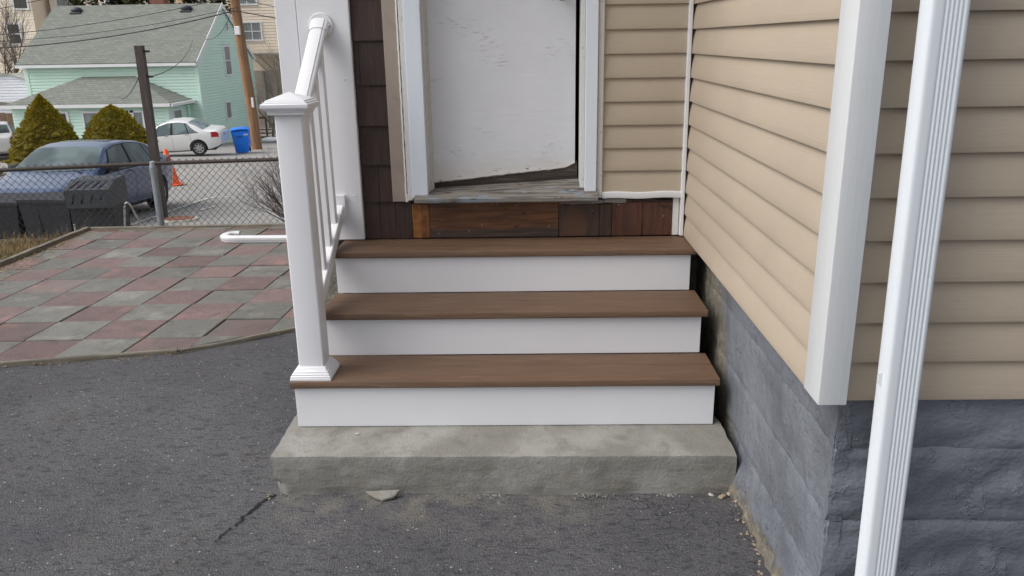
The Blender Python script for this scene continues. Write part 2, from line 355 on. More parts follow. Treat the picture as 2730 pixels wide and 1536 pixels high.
# ------------------------------------------------------------ patio of chequered pavers
ZP = -.130
FR = [(-2.93, .765), (-1.761, .982), (-1.208, 1.086), (-.923, 1.143), (-.439, 1.454), (-.13, 1.655)]
PB = [(-2.85, 3.95), (-.13, 4.10)]
def clip(poly, a, b):      # keep left of a->b
    out = []
    for i in range(len(poly)):
        p, q = poly[i], poly[(i+1) % len(poly)]
        f = lambda r: (b[0]-a[0])*(r[1]-a[1])-(b[1]-a[1])*(r[0]-a[0])
        fp, fq = f(p), f(q)
        if fp >= 0: out.append(p)
        if (fp > 0) != (fq > 0) and fp != fq:
            t = fp/(fp-fq); out.append((p[0]+(q[0]-p[0])*t, p[1]+(q[1]-p[1])*t))
    return out
bm = nb(); prism(bm, [(x, y, -.42) for x, y in FR+[PB[1], PB[0]]], (0, 0, 1), .42+ZP-.012)
patio = kind(obj('patio', bm, 'paver_sand'), 'structure')
lim = [(FR[i], FR[i+1]) for i in range(len(FR)-1)]+[((-.13, 1.655), (-.13, 4.1)), (PB[1], PB[0]), (PB[0], (-2.93, .765))]
for j in range(-5, 10):
    for i in range(-5, 7):
        def P(a, b): return (-1.803+.314*a+.018*b+.010*nz((a, b, 3), 3.3), 1.585+.007*a+.291*b+.009*nz((a, b, 9), 3.1))
        q = [P(i, j), P(i+1, j), P(i+1, j+1), P(i, j+1)]
        cx = sum(p[0] for p in q)/4; cy = sum(p[1] for p in q)/4; g = .0014+.0022*random.random()
        q = [(p[0]+(cx-p[0])*g/.16, p[1]+(cy-p[1])*g/.16) for p in q]
        for a, b in lim: 
            q = clip(q, a, b)
            if len(q) < 3: break
        if len(q) < 3: continue
        ar = abs(sum(q[k][0]*q[(k+1) % len(q)][1]-q[(k+1) % len(q)][0]*q[k][1] for k in range(len(q))))/2
        if ar < .0012: continue
        tx, ty = random.uniform(-.009, .009), random.uniform(-.012, .012); dz = random.uniform(-.004, .004)
        bm = nb()
        top = [bm.verts.new((x, y, ZP+dz+tx*(x-cx)+ty*(y-cy))) for x, y in q]
        ins = [bm.verts.new((x+(cx-x)*.0, y, ZP-.05)) for x, y in q]
        f = bm.faces.new(top); n = len(q)
        for k in range(n): bm.faces.new((top[k], ins[k], ins[(k+1) % n], top[(k+1) % n]))
        bmesh.ops.bevel(bm, geom=[e for e in f.edges], offset=.004, segments=1, affect='EDGES')
        obj('paver', bm, 'paver_red' if (i+j) % 2 == 0 else 'paver_grey', patio)
def edging(pts, w, z0, z1, seed, name='edging_board', mat='old_wood'):
    bm = nb(); secs = []
    P3 = [Vector((*p, 0)) for p in pts]
    path = []
    for a, b in zip(P3, P3[1:]):
        n = max(2, int((b-a).length/.04))
        path += [a.lerp(b, k/n) for k in range(n)]
    path.append(P3[-1])
    for i, p in enumerate(path):
        d = (path[min(i+1, len(path)-1)]-path[max(i-1, 0)]).normalized(); nn = Vector((-d.y, d.x, 0))
        k = .004*nz(p, 11, seed); zt = z1+.004*nz(p, 6, seed+1)
        secs.append([p+nn*(w/2+k)+Vector((0, 0, z0)), p+nn*(w/2+k)+Vector((0, 0, zt-.003)), p+nn*(w/2-.003+k)+Vector((0, 0, zt)), p-nn*(w/2-.003-k)+Vector((0, 0, zt+.001)), p-nn*(w/2-k)+Vector((0, 0, zt-.004)), p-nn*(w/2-k)+Vector((0, 0, z0))])
    loft(bm, secs)
    return obj(name, bm, mat, patio)
edging([(-2.95, .745), (-1.95, .93), (-1.762, .965), (-1.21, 1.07), (-.935, 1.122)], .022, -.19, -.121, 1)
edging([(-.918, 1.128), (-.70, 1.255), (-.44, 1.437), (-.13, 1.64)], .020, -.19, -.124, 2)
edging([(-2.965, .75), (-2.93, 2.3), (-2.875, 3.955)], .045, -.36, -.100, 3)
edging([(-2.88, 3.972), (-2.2, 4.01), (-1.2, 4.055), (-.13, 4.12)], .04, -.50, -.112, 4)

# dead leaf litter and dirt along the patio edges
bm = nb()
def flake(x, y, z, s):
    a = random.random()*6.28; q = []
    for k in range(4):
        r = s*random.uniform(.5, 1); t = a+k*1.57
        q.append(bm.verts.new((x+r*math.cos(t)*1.4, y+r*math.sin(t), z+random.uniform(0, s*.5))))
    bm.faces.new(q)
for k in range(1500):
    t = random.random()**1.0
    if k % 3 == 0: x, y = -2.90+random.expovariate(18), 1.5+2.4*t
    elif k % 3 == 1: x, y = -2.8+2.6*t, 3.95+.05*t-random.expovariate(22)
    else: x, y = -2.85+random.expovariate(9), 2.2+1.7*t
    if y < 3.96 and x < -.2: flake(x, y, ZP+.004, random.uniform(.004, .011))
for k in range(220):
    i = random.randrange(5); a, b = FR[i], FR[i+1]; t = random.random()
    x, y = a[0]+(b[0]-a[0])*t, a[1]+(b[1]-a[1])*t-.022-random.expovariate(80); flake(x, y, ZD+.006, random.uniform(.003, .008))
kind(obj('leaf_litter', bm, 'straw'), 'stuff')

# ------------------------------------------------------------ near house
house = thing('house', 'near house corner with tan vinyl siding, peeling white door and blue-grey block foundation', 'house')
def plank_mesh(L, up=True):
    prof = [(.001, .005), (.011, .0002), (.0150, .0010), (.0157, .005), (.0146, .025), (.0120, .046), (.0088, .066), (.0045, .084), (.0032, .0925), (.003, .0965)]
    bm = nb(); n = max(2, int(L/.12)); secs = []
    for i in range(n+1):
        x = L*i/n; w = .0007*nz((x, 0, 0), 3); secs.append([(x, -(o+w), z) for o, z in prof])
    loft(bm, secs, closed=False)
    me = bpy.data.meshes.new('siding_plank'); bm.normal_update(); bm.to_mesh(me); bm.free(); me.materials.append(M('siding'))
    me.polygons.foreach_set('use_smooth', [True]*len(me.polygons)); me.set_sharp_from_angle(angle=R(50)); return me
def plank(me, loc, rz):
    o = bpy.data.objects.new('siding_plank', me); C.objects.link(o); o.parent = house; o.location = loc; o.rotation_euler = (R(random.uniform(-.04, .04)), 0, rz); return o
mb, ms, mf = plank_mesh(1.497-1.160), plank_mesh(1.588), plank_mesh(3.2)
for k in range(22):
    z = .5455+.0928*k; zb = .7290+.0936*k
    if k < 20: plank(mb, (1.160, .7005, zb), 0)
    plank(ms, (1.5245, .684, z), -math.pi/2)        # runs towards the camera, faces -X
    plank(mf, (1.555, -.9465, .5400+.0945*k), 0)
ml = plank_mesh(8.15)
for k in range(22): plank(ml, (-.1185, 8.98, .5455+.0928*k), -math.pi/2)
# wall cores
bm = nb()
box(bm, 1.53, 5.2, -.942, 9, .545, 2.62); obj('wall_sheathing', bm, 'taupe_trim', house)
bm = nb()
box(bm, 1.14, 1.529, .706, 9, .72, 2.62); obj('wall_core', bm, 'taupe_trim', house); bm = nb(); box(bm, -.117, .372, .706, 9, .50, 2.62); box(bm, .372, 1.14, 1.75, 9, .5, 2.62); box(bm, .372, 1.14, .72, 1.75, .55, .70)
obj('wall_core', bm, 'interior', house)
obj('roof', boxm(-.5, 5.5, .2, 9.3, 2.62, 2.75), 'asphalt_shingles', house)
bm = nb(); box(bm, -.10, 1.6, .712, 9, -.3, .50); box(bm, 1.605, 5.2, -.915, 9, -.3, .545); obj('foundation_core', bm, 'foundation_paint', house)

# foundation blocks, painted, faces uneven, joints recessed
def block(u0, u1, z0, z1, side, seed):
    nu, nv = max(6, int((u1-u0)/.014)), max(5, int((z1-z0)/.014)); bm = nb(); V = []
    for j in range(nv+1):
        row = []
        for i in range(nu+1):
            u = u0+(u1-u0)*i/nu; z = z0+(z1-z0)*j/nv
            e = min(u-u0, u1-u, z-z0, z1-z); rec = (.0034 if side else .0048)*(1-ss(0, .015, min(z-z0, z1-z)))+(.0006 if side else .0014)*(1-ss(0, .015, min(u-u0, u1-u)))
            if side: p0 = (1.58, u, z)
            else: p0 = (u, -.94, z)
            n = (.0038 if side else .006)*fbm(p0, 5.5, 4, 1)+(.0014 if side else .0022)*fbm(p0, 20, 3, 2)+(.0045*abs(fbm((p0[0], p0[1]*1.3, p0[2]*.8), 7, 2, 12)) if side else 0)
            if not side: n += .020*abs(fbm((p0[0]*.7, 0, p0[2]*1.9), 4.6, 2, 5))*(1 if z1 > .5 else .35+.65*ss(0, .03, z-z0))
            else: n += .006*max(0, fbm((0, p0[1]*3, p0[2]*1.2), 3.5, 2, 6))
            if z < .06: n += .05*ss(.06, -.17, z)*(.5+.8*abs(fbm(p0, 5, 3, 8))) if side and u < -.15 else 0
            n -= rec
            row.append(bm.verts.new((1.58-n, u, z) if side else (u, -.94-n, z)))
        V.append(row)
    for j in range(nv):
        for i in range(nu): bm.faces.new((V[j][i], V[j][i+1], V[j+1][i+1], V[j+1][i]) if not side else (V[j][i+1], V[j][i], V[j+1][i], V[j+1][i+1]))
    # rim going back
    rim = [V[0][i] for i in range(nu+1)]+[V[j][nu] for j in range(1, nv+1)]+[V[nv][i] for i in range(nu-1, -1, -1)]+[V[j][0] for j in range(nv-1, 0, -1)]
    cz, cu = (z0+z1)/2, (u0+u1)/2
    back = [bm.verts.new(Vector((1.612, v.co.y+(cu-v.co.y)*.02, v.co.z+(cz-v.co.z)*.02) if side else (v.co.x+(cu-v.co.x)*.02, -.905, v.co.z+(cz-v.co.z)*.02))) for v in rim]
    for k in range(len(rim)): bm.faces.new((rim[k], rim[(k+1) % len(rim)], back[(k+1) % len(rim)], back[k]))
    o = obj('foundation_block', bm, 'foundation_paint', house, smooth='all'); o.data.set_sharp_from_angle(angle=R(40)); return o
rows = [(-.19, .013), (.013, .209), (.209, .405), (.405, .548)]
for r, (z0, z1) in enumerate(rows):
    o = .205 if r % 2 else 0
    ed = sorted([-.9475, .705]+[u for u in (-.938+o+.41*k for k in range(0, 5)) if -.93 < u < .68])
    for a, b in zip(ed, ed[1:]): block(a, b, z0, z1, True, r)
    ed = sorted([1.5745, 4.2]+[u for u in (1.588+o*1.0+.41*k for k in range(0, 7)) if 1.60 < u < 4.1])
    for a, b in zip(ed, ed[1:]): block(a, b, z0, z1, False, r)

# corner post, inner corner, J trims
bm = nb(); box(bm, 1.502, 1.567, -1.006, -.905, .549, 2.62, .004, 2)
obj('corner_post', bm, 'post_vinyl', house, smooth=True)['label'] = 'white vinyl outside corner post with thin wood grain'
bm = nb(); box(bm, 1.492, 1.507, .668, .703, .547, 2.62, .002, 1); obj('corner_trim', bm, 'white_vinyl', house, smooth=True)
bm = nb(); box(bm, 1.139, 1.1625, .674, .706, .712, 2.62, .003, 1); obj('siding_channel', bm, 'old_white', house)
bm = nb()
loft(bm, [[(x, .706, .7085+dz), (x, .672, .7085+dz), (x, .670, .713+dz), (x, .672, .7325+dz), (x, .676, .7345+dz), (x, .706, .7345+dz)] for x, dz in [(1.1635+.0365*i, .0022*math.sin(i*1.1)+.001) for i in range(10)]])
obj('siding_channel', bm, 'white_vinyl', house, smooth=True)

# downspout, fluted
def downspout():
    t = bpy.data.objects.new('downspout', None)
    secs = []
    x0, x1, yf, yb = 0, .0790, -.044, 0
    prof = [(x0, yb)]
    for k in range(19): prof.append((x0+.0011*(1-math.cos(k*math.pi/3)), yb+(yf-yb)*(.12+.70*k/18)))
    prof += [(x0+.0012, yf+.006), (x0+.0035, yf+.0025), (x0+.007, yf+.0004), (x0+.012, yf), (x0+.022, yf)]
    for k in range(31): prof.append((x0+.026+k*.00142, yf+.0008*(1-math.cos(k*math.pi/3))))
    prof += [(x1-.007, yf+.0004), (x1-.0035, yf+.0025), (x1-.001, yf+.006), (x1, yf+.012), (x1, yb)]
    bm = nb()
    loft(bm, [[(1.6155+dx+p[0], -1.010+p[1], z) for p in prof] for z, dx in ((-.14, .018), (.35, .0125), (.9, .0065), (1.5, .001), (2.62, -.010))])
    return obj('downspout', bm, 'white_alu', house, smooth=True)
ds = downspout(); ds['label'] = 'fluted white aluminium downspout running down past the siding'
bm = nb(); prism(bm, [(1.6260, -1.034, .610), (1.6175, -1.034, .615), (1.6175, -1.034, .637), (1.6260, -1.034, .642)], (0, 1, 0), .002); obj('strap', bm, 'white_alu', ds)

# left white corner boards
bm = nb(); box(bm, -.052, .1545, .668, .706, .546, 2.62, .0025, 1); b1 = obj('corner_board', bm, 'white_pvc', house, smooth=True)
bm = nb(); box(bm, -.139, -.055, .672, .83, .53, 2.62, .0025, 1); obj('corner_board', bm, 'white_pvc', house, smooth=True)
bm = nb()
for (x, z, r) in ((.118, 1.21, .0035), (.128, .735, .003)):
    bmesh.ops.create_icosphere(bm, subdivisions=2, radius=r, matrix=Matrix.Translation((x, .668, z)))
obj('screw_cap', bm, 'post_vinyl', b1)

# cedar shingles
zz = [.5455, .7032, .8592, 1.0208, 1.1842, 1.3566, 1.52, 1.685, 1.85, 2.01, 2.17, 2.33, 2.49]
for k in range(len(zz)-1):
    z0, z1 = zz[k], zz[k+1]
    xr = .358 if k == 0 else .2815
    cuts = {0: [.222], 1: [.228], 2: [], 3: [], 4: [.178], 5: []}.get(k, [.2+.06*random.random()] if random.random() < .6 else [])
    if k == 0: cuts = [.222, .29]
    ed = [.1575]+cuts+[xr]
    for a, b in zip(ed, ed[1:]):
        bm = nb(); n = 6; lo = z0+random.uniform(-.001, .0015)
        secs = []
        for i in range(n+1):
            x = a+.0008+(b-a-.0016)*i/n; j = .0012*nz((x, z0, 0), 40)
            secs.append([(x, .704, lo+j), (x, .684, lo+j), (x, .6835, lo+.004+j), (x, .6945, z1+.015), (x, .704, z1+.015)])
        loft(bm, secs); obj('shingle', bm, 'shingle_brown', house)
# taupe trim board and paint-peeled strip beside the casing
obj('trim_board', boxm(.2825, .3385, .679, .704, .7055, 2.62, .002), 'taupe_trim', house)
bm = nb(); secs = []
for i in range(140):
    z = .705+i*.0138; w = .004*nz((0, z, 0), 22)+.003*nz((0, z, 3), 60); secs.append([(.3365, .704, z), (.3375+w*.5, .674, z), (.344+w, .672, z), (.3495, .674, z), (.3495, .704, z)])
loft(bm, secs); obj('peeling_strip', bm, 'peel_white', house)
bm = nb(); secs = []
for i in range(120):
    z = .74+i*.0155; w = .0012+.0022*max(0, nz((0, z, 6), 45)); x = .3455+.0018*nz((0, z, 1), 26); secs.append([(x-w, .6735, z), (x, .6705, z), (x+w, .6735, z)])
loft(bm, secs, closed=False); obj('paint_crack', bm, 'dark_void', house)
obj('door_casing', boxm(.3500, .3690, .668, .704, .712, 2.62, .002), 'old_white', house)
bm = nb(); box(bm, .3695, .4355, .657, .770, .7225, 2.62, .002, 1); obj('door_casing', bm, 'casing_white', house)
bm = nb()
for a, b, y in ((.4360, .4400, .700), (.4400, .4455, .745), (.4455, .4500, .762)): box(bm, a, b, y, .80, .742, 2.62, .0008)
obj('door_jamb', bm, 'old_white', house)
bm = nb(); box(bm, 1.0885, 1.1370, .660, .77, .7300, 2.62, .002, 1); obj('door_casing', bm, 'casing_white', house)
bm = nb(); box(bm, 1.0705, 1.0880, .690, .80, .745, 2.62, .002, 1); obj('door_jamb', bm, 'old_white', house)
# sill: weathered, back edge lifts to the right
bm = nb(); secs = []
for i in range(49):
    t = i/48; x = .382+t*(1.141-.382); j = .0016*nz((x, 0, 0), 30)+.001*nz((x, 0, 5), 90); zb = .742+.044*t
    n = lambda k: .0018*nz((x, k, 0), 36)
    cut = .03 if x > 1.088 or x < .436 else 0
    secs.append([(x, .80, .69), (x, .612+j, .7085+.3*j), (x, .606+j, .7135+n(1)), (x, .604+j, .728+n(2)), (x, .609+j, .7345+n(3)), (x, .64, .7352+.002*t+n(4)), (x, .68, .736+(zb-.736)*.35+n(5)), (x, .72, .736+(zb-.736)*.62+n(6)), (x, .80, zb)])
loft(bm, secs); obj('door_sill', bm, 'sill_wood', house, smooth=True)['label'] = 'weathered grey wooden sill under the white door'
# door leaf with a ragged, slanting bottom edge; rotten rail under it
def door_bot(x): t = (x-.4505)/.603; return .7665+.060*t+.004*nz((x, 0, 0), 11)+.0022*nz((x, 0, 0), 45)+(.012*ss(.93, 1, t))
bm = nb(); N_ = 90; secs = []
for i in range(N_+1):
    x = .4505+.6035*i/N_; z = door_bot(x); yy = .768+.010*(i/N_)+.0008*nz((x, 0, 2), 14)
    secs.append([(x, yy+.042, z+.004), (x, yy+.006, z), (x, yy-.001, z+.005), (x, yy+.0012, z+.022+.004*nz((x, 0, 8), 20)), (x, yy, z+.05)]+[(x, yy, z+.05+(2.6-z-.05)*k/6) for k in range(1, 7)]+[(x, yy+.042, 2.6)])
loft(bm, secs); door = obj('door', bm, 'door_paint', house, smooth=True); door['label'] = 'scuffed white painted door with ragged peeling bottom edge'
bm = nb(); secs = []
for i in range(61):
    x = .4505+.6135*i/60; zb = door_bot(x); zl = .743+.036*i/60+.0015*nz((x, 0, 1), 30); secs.append([(x, .795, zl-.004), (x, .782, zl), (x, .779, zl+.014), (x, .782, zb+.012), (x, .795, zb+.012)])
loft(bm, secs); obj('bottom_rail', bm, 'rot_wood', door)
bm = nb(); bmesh.ops.create_uvsphere(bm, u_segments=20, v_segments=12, radius=.027, matrix=Matrix.Translation((.995, .70, 1.523))); tube(bm, [(.995, .70, 1.523), (.995, .772, 1.523)], .012, 12)
obj('handle', bm, 'black_trim', door, smooth=True)
# boards closing the wall below the sill
def wb(x0, x1, z0, z1, mat, y=.690, jag=.0015, nm='wall_board'):
    bm = nb(); n = max(4, int((x1-x0)/.012)); secs = []
    for i in range(n+1):
        x = x0+(x1-x0)*i/n; a = jag*nz((x, z0, 1), 35); b = jag*2*nz((x, z1, 2), 28)
        secs.append([(x, .708, z0), (x, y+.001, z0+a), (x, y, z0+.003+a), (x, y, z1-.003+b), (x, y+.002, z1+b), (x, .708, z1+b)])
    loft(bm, secs); return obj(nm, bm, mat, house)
wb(.3595, .4325, .5455, .6935, 'wood_orange', .688)
wb(.4345, .9805, .5455, .6985, 'wood_brown', .686)
wb(.983, 1.154, .5455, .684, 'wood_dark', .690)
wb(1.1555, 1.206, .5455, .684, 'wood_dark', .6915)
wb(1.2085, 1.3335, .5455, .690, 'wood_red', .689)
wb(1.336, 1.461, .5455, .690, 'wood_red', .6915)
wb(1.4635, 1.488, .5455, .708, 'peel_white', .690)
wb(1.4895, 1.506, .5455, .708, 'bg_grey', .697)
wb(.983, 1.17, .686, .703, 'sill_wood', .680, .003, 'broken_shim'); wb(1.172, 1.265, .688, .7065, 'sill_wood', .683, .003, 'broken_shim')
wb(1.14, 1.463, .7005, .7115, 'rot_wood', .700, .003, 'broken_shim'); wb(1.267, 1.46, .692, .700, 'rot_wood', .688, .004, 'broken_shim')
bm = nb()
for (x, z) in ((.47, .565), (.60, .575), (.655, .60), (.70, .69), (.72, .689), (.80, .683), (.81, .685), (.632, .682), (.94, .59), (1.125, .655), (1.425, .63), (.392, .683), (1.235, .68)):
    bmesh.ops.create_icosphere(bm, subdivisions=1, radius=.0032, matrix=Matrix.Translation((x, .6865, z)))
kind(obj('nail_head', bm, 'galv', house), 'stuff')

# ------------------------------------------------------------ concrete block under the stairs
bm = nb(); bmesh.ops.create_cube(bm, size=1)
bmesh.ops.subdivide_edges(bm, edges=[e for e in bm.edges if abs((e.verts[0].co-e.verts[1].co).x) > .5], cuts=150, use_grid_fill=True)
bmesh.ops.subdivide_edges(bm, edges=[e for e in bm.edges if abs((e.verts[0].co-e.verts[1].co).y) > .5], cuts=46, use_grid_fill=True)
bmesh.ops.subdivide_edges(bm, edges=[e for e in bm.edges if abs((e.verts[0].co-e.verts[1].co).z) > .5], cuts=16, use_grid_fill=True)
for v in bm.verts:
    c = v.co.copy(); x = -.038+(c.x+.5)*1.588; y = -.222+(c.y+.5)*.50-.010*(c.x+.5); z = -.175+(c.z+.5)*.175
    p = (x, y, z); top = ss(-.01, .0, z)
    ex = min(x+.038, 1.55-x); ey = y+.222; ez = -z
    n = .0022*fbm(p, 14, 4, 3)+.0010*nz(p, 70)
    if c.y < -.49: y -= n*.9+.003*fbm(p, 6, 3, 4)+.004*max(0, fbm(p, 11, 3, 14))*ss(.03, .06, ez); y += .0015*ss(.004, 0, ez)
    if c.x < -.49: x += n*2+.002
    if c.x > .49: x -= .006*abs(fbm(p, 9, 3, 6))+.0
    if c.z > .49: z += n*.45-.0016*ss(.004, 0, ey)*(1+fbm(p, 20, 3, 7))
    # chipped lower left corner, undercut base, broken right rear
    ch = ss(.05, .0, x+.038)*ss(.05, .0, y+.222)*ss(-.085, -.10, z); x += .018*ch; y += .012*ch
    if c.y < -.49: y += .010*ss(-.118, -.14, z)*(max(0, fbm((x, 0, 0), 5, 3, 9))+.15)
    if c.x > .49: x -= .028*ss(-.02, .16, y)*(.6+.4*nz(p, 12)) 
    v.co = (x, y, z)
slab = obj('concrete_step', bm, 'concrete', smooth='all'); slab.data.set_sharp_from_angle(angle=R(48)); tag(slab, 'rough grey concrete block step under the bottom white riser', 'concrete step')
# a broken flake of cement leaning at its foot
bm = nb(); prism(bm, [(.285, -.243, -.128), (.405, -.240, -.124), (.385, -.262, -.137), (.350, -.276, -.1405), (.325, -.268, -.138)], (0, 0, 1), .006)
tag(obj('cement_flake', bm, 'concrete'), 'thin triangular flake of cement lying against the foot of the concrete step', 'cement flake')

# ------------------------------------------------------------ stairs
st = thing('front_stairs', 'three brown composite treads with white risers on the concrete block', 'stairs')
def tread(x0, x1, yf, yb, zt, taper=0):
    m = yf+(yb-yf)*.56
    for a, b in ((yf, m-.0012), (m+.0012, yb)):
        bm = nb(); n = 24; secs = []
        for i in range(n+1):
            x = x0+(x1-x0)*i/n; dz = .0008*nz((x, yf, 0), 3); f = 0 if a == yf else 0; r = .0045 if a == yf else .001
            secs.append([(x, b, zt-.0255+dz), (x, a+r*.6, zt-.0255+dz), (x, a, zt-.022+dz), (x, a, zt-r+dz), (x, a+r*.35, zt-r*.3+dz), (x, a+r, zt+dz), (x, b-.0008, zt+dz), (x, b, zt-.0008+dz)])
        loft(bm, secs); bmesh.ops.recalc_face_normals(bm, faces=bm.faces[:]); obj('tread_board', bm, 'tread_brown', st, smooth=True)
tread(-.012, 1.529, -.018, .236, .1860)
tread(.062, 1.527, .217, .478, .3645)
tread(.066, 1.5235, .465, .688, .5420)
def riser(x0, x1, y, z0, z1):
    bm = boxm(x0, x1, y, y+.016, z0+.001, z1-.001, .0012, 1); return obj('riser', bm, 'white_pvc', st, smooth=True)
riser(0, 1.517, 0, .001, .1605); riser(.064, 1.508, .2395, .186, .339); riser(.068, 1.506, .481, .3645, .5165)
for x in (.0015, .062):
    bm = nb(); y1 = .70
    if x < .01: prism(bm, [(x, .017, .001), (x, .42, .001), (x, .42, .160), (x, .017, .160)], (1, 0, 0), .016)
    else: prism(bm, [(x+.01, .257, .19), (x+.01, .690, .19), (x+.01, .690, .515), (x+.01, .497, .515), (x+.01, .497, .338), (x+.01, .257, .338)], (1, 0, 0), .014)
    obj('side_panel', bm, 'white_pvc', st)
bm = nb(); prism(bm, [(1.44, .02, .002), (1.44, .69, .002), (1.44, .69, .50), (1.44, .50, .50), (1.44, .50, .335), (1.44, .26, .335), (1.44, .26, .158), (1.44, .02, .158)], (1, 0, 0), .035)
obj('stringer', bm, 'wood_dark', st)
bm = nb(); prism(bm, [(.70, .02, .002), (.70, .69, .002), (.70, .69, .50), (.70, .50, .50), (.70, .50, .335), (.70, .26, .335), (.70, .26, .158), (.70, .02, .158)], (1, 0, 0), .035)
obj('stringer', bm, 'wood_dark', st)

# ------------------------------------------------------------ railing
rl = thing('stair_railing', 'white vinyl stair railing with square newel post and balusters', 'railing')
NX0, NX1, NY0, NY1 = .0165, .1085, .0215, .1135
def sq(x0, x1, y0, y1, z): return [(x0, y0, z), (x1, y0, z), (x1, y1, z), (x0, y1, z)]
def rsq(cx, cy, h, z, r=.006, n=3):
    out = []
    for (sx, sy, a0) in ((1, 1, 0), (-1, 1, 90), (-1, -1, 180), (1, -1, 270)):
        for k in range(n+1):
            a = R(a0+90*k/n); out.append((cx+sx*(h-r)+r*math.cos(a), cy+sy*(h-r)+r*math.sin(a), z))
    return out
ncx, ncy = .0625, .0675
bm = nb(); loft(bm, [rsq(ncx, ncy, .046, z) for z in (.187, .6, 1.14)]); newel = obj('newel_post', bm, 'white_pvc', rl, smooth=True)
bm = nb(); bp = [(.0745, .1865), (.0745, .1935), (.0725, .1955), (.0725, .2005), (.068, .2035), (.068, .208), (.063, .2115), (.063, .2155), (.0575, .2195), (.0555, .2245), (.0525, .229), (.050, .2305)]
loft(bm, [rsq(ncx, ncy, h, z, .002, 1) for h, z in bp]); obj('base_moulding', bm, 'white_pvc', newel, smooth=True)
bm = nb(); cp = [(.047, 1.124), (.060, 1.126), (.062, 1.1295), (.062, 1.1335), (.065, 1.1355), (.0665, 1.140), (.0715, 1.1425), (.0735, 1.147), (.0775, 1.149), (.0785, 1.1535), (.0785, 1.1605), (.0765, 1.1625), (.073, 1.1640), (.0725, 1.1675), (.066, 1.1695), (.0645, 1.1735), (.056, 1.1765), (.004, 1.1965)]
loft(bm, [rsq(ncx, ncy-.003, h, z, .0015, 1) for h, z in cp]); obj('post_cap', bm, 'white_pvc', newel, smooth=True)
# handrail: rounded top, narrow neck, flat bottom
RX = .0385
half = [(.0185, .0005), (.0195, -.0030), (.0260, -.0045), (.0305, -.0085), (.0330, -.0150), (.0330, -.0200), (.0300, -.0250), (.0265, -.0275), (.0265, -.0340), (.0225, -.0370), (.0225, -.0400), (.0165, -.0430), (.0165, -.0580)]
prof = [(-a, b) for a, b in half[::-1]]+[(-.010, .0016), (0, .002), (.010, .0016)]+half
SL = .765; zt = lambda y: 1.4215+(y-.64)*SL
def sweep(bm, prof, pts, upv):
    secs = []
    for i, p in enumerate(pts):
        p = Vector(p); d = (Vector(pts[min(i+1, len(pts)-1)])-Vector(pts[max(i-1, 0)])).normalized(); s = d.cross(Vector(upv)).normalized(); u = s.cross(d)
        secs.append([p+s*a+u*b for a, b in prof])
    loft(bm, secs)
bm = nb(); sweep(bm, prof, [(RX, y, zt(y)+.008) for y in (.105, .3, .5, .645)], (0, 0, 1)); obj('hand_rail', bm, 'white_pvc', rl, smooth=True)
bm = nb(); pc = [(a*1.13, b*1.08+.002) for a, b in prof]
sweep(bm, pc, [(RX, y, zt(y)+.010) for y in (.608, .63, .655)], (0, 0, 1))
g = Matrix.Translation((RX+.002, .662, zt(.655)-.016)) @ Matrix.Rotation(R(90), 4, 'X')
bmesh.ops.create_cone(bm, cap_ends=True, segments=32, radius1=.050, radius2=.046, depth=.011, matrix=g)
obj('rail_bracket', bm, 'white_pvc', rl, smooth=True)
bm = nb()
for dx in (-.038, .040): bmesh.ops.create_icosphere(bm, subdivisions=2, radius=.0055, matrix=Matrix.Translation((RX+dx, .648, zt(.655)-.016)))
obj('screw', bm, 'chrome', rl, smooth=True)
# bottom rail and balusters
SB = .57; zb_ = lambda y: .690+(y-.64)*SB
BX = .0495
pb = [(-.026, -.046), (-.026, -.004), (-.022, 0), (.022, 0), (.026, -.004), (.026, -.046)]
bm = nb(); sweep(bm, pb, [(BX, y, zb_(y)) for y in (.105, .64)], (0, 0, 1)); obj('bottom_rail', bm, 'white_pvc', rl, smooth=True)
bm = nb(); sweep(bm, [(a*1.16, b*1.12+.003) for a, b in pb], [(BX, y, zb_(y)) for y in (.600, .652)], (0, 0, 1)); box(bm, BX-.036, BX+.037, .652, .664, .648, .742, .002, 1)
obj('rail_bracket', bm, 'white_pvc', rl, smooth=True)
for k in range(4):
    y = .572-.116*k; bm = nb()
    hb = .0185; top = zt(y)-.045
    s0 = rsq(BX-.004, y, hb, 0, .002, 1); loft(bm, [[(p[0], p[1], zb_(p[1])-.004) for p in s0], [(p[0]-.003, p[1], top+(p[1]-y)*SL) for p in s0]])
    obj('baluster', bm, 'white_vinyl', rl, smooth=True)

# loose length of white rail lying on the patio
bm = nb()
pr2 = [(-.022, 0), (-.026, .006), (-.026, .012), (-.031, .018), (-.033, .028), (-.033, .040), (-.027, .048), (-.012, .052), (.012, .052), (.027, .048), (.033, .040), (.033, .028), (.031, .018), (.026, .012), (.026, .006), (.022, 0)]
path = [(-1.455, 3.600), (-1.500, 3.595), (-1.530, 3.575), (-1.545, 3.535), (-1.540, 3.490), (-1.515, 3.460), (-1.47, 3.445), (-1.40, 3.440), (-1.0, 3.430), (-.45, 3.415)]
sweep(bm, pr2, [(x, y, ZP+.005) for x, y in path], (0, 0, 1))
tag(obj('loose_rail', bm, 'white_pvc', smooth=True), 'loose length of white vinyl handrail with a hooked end lying on the pavers', 'handrail')

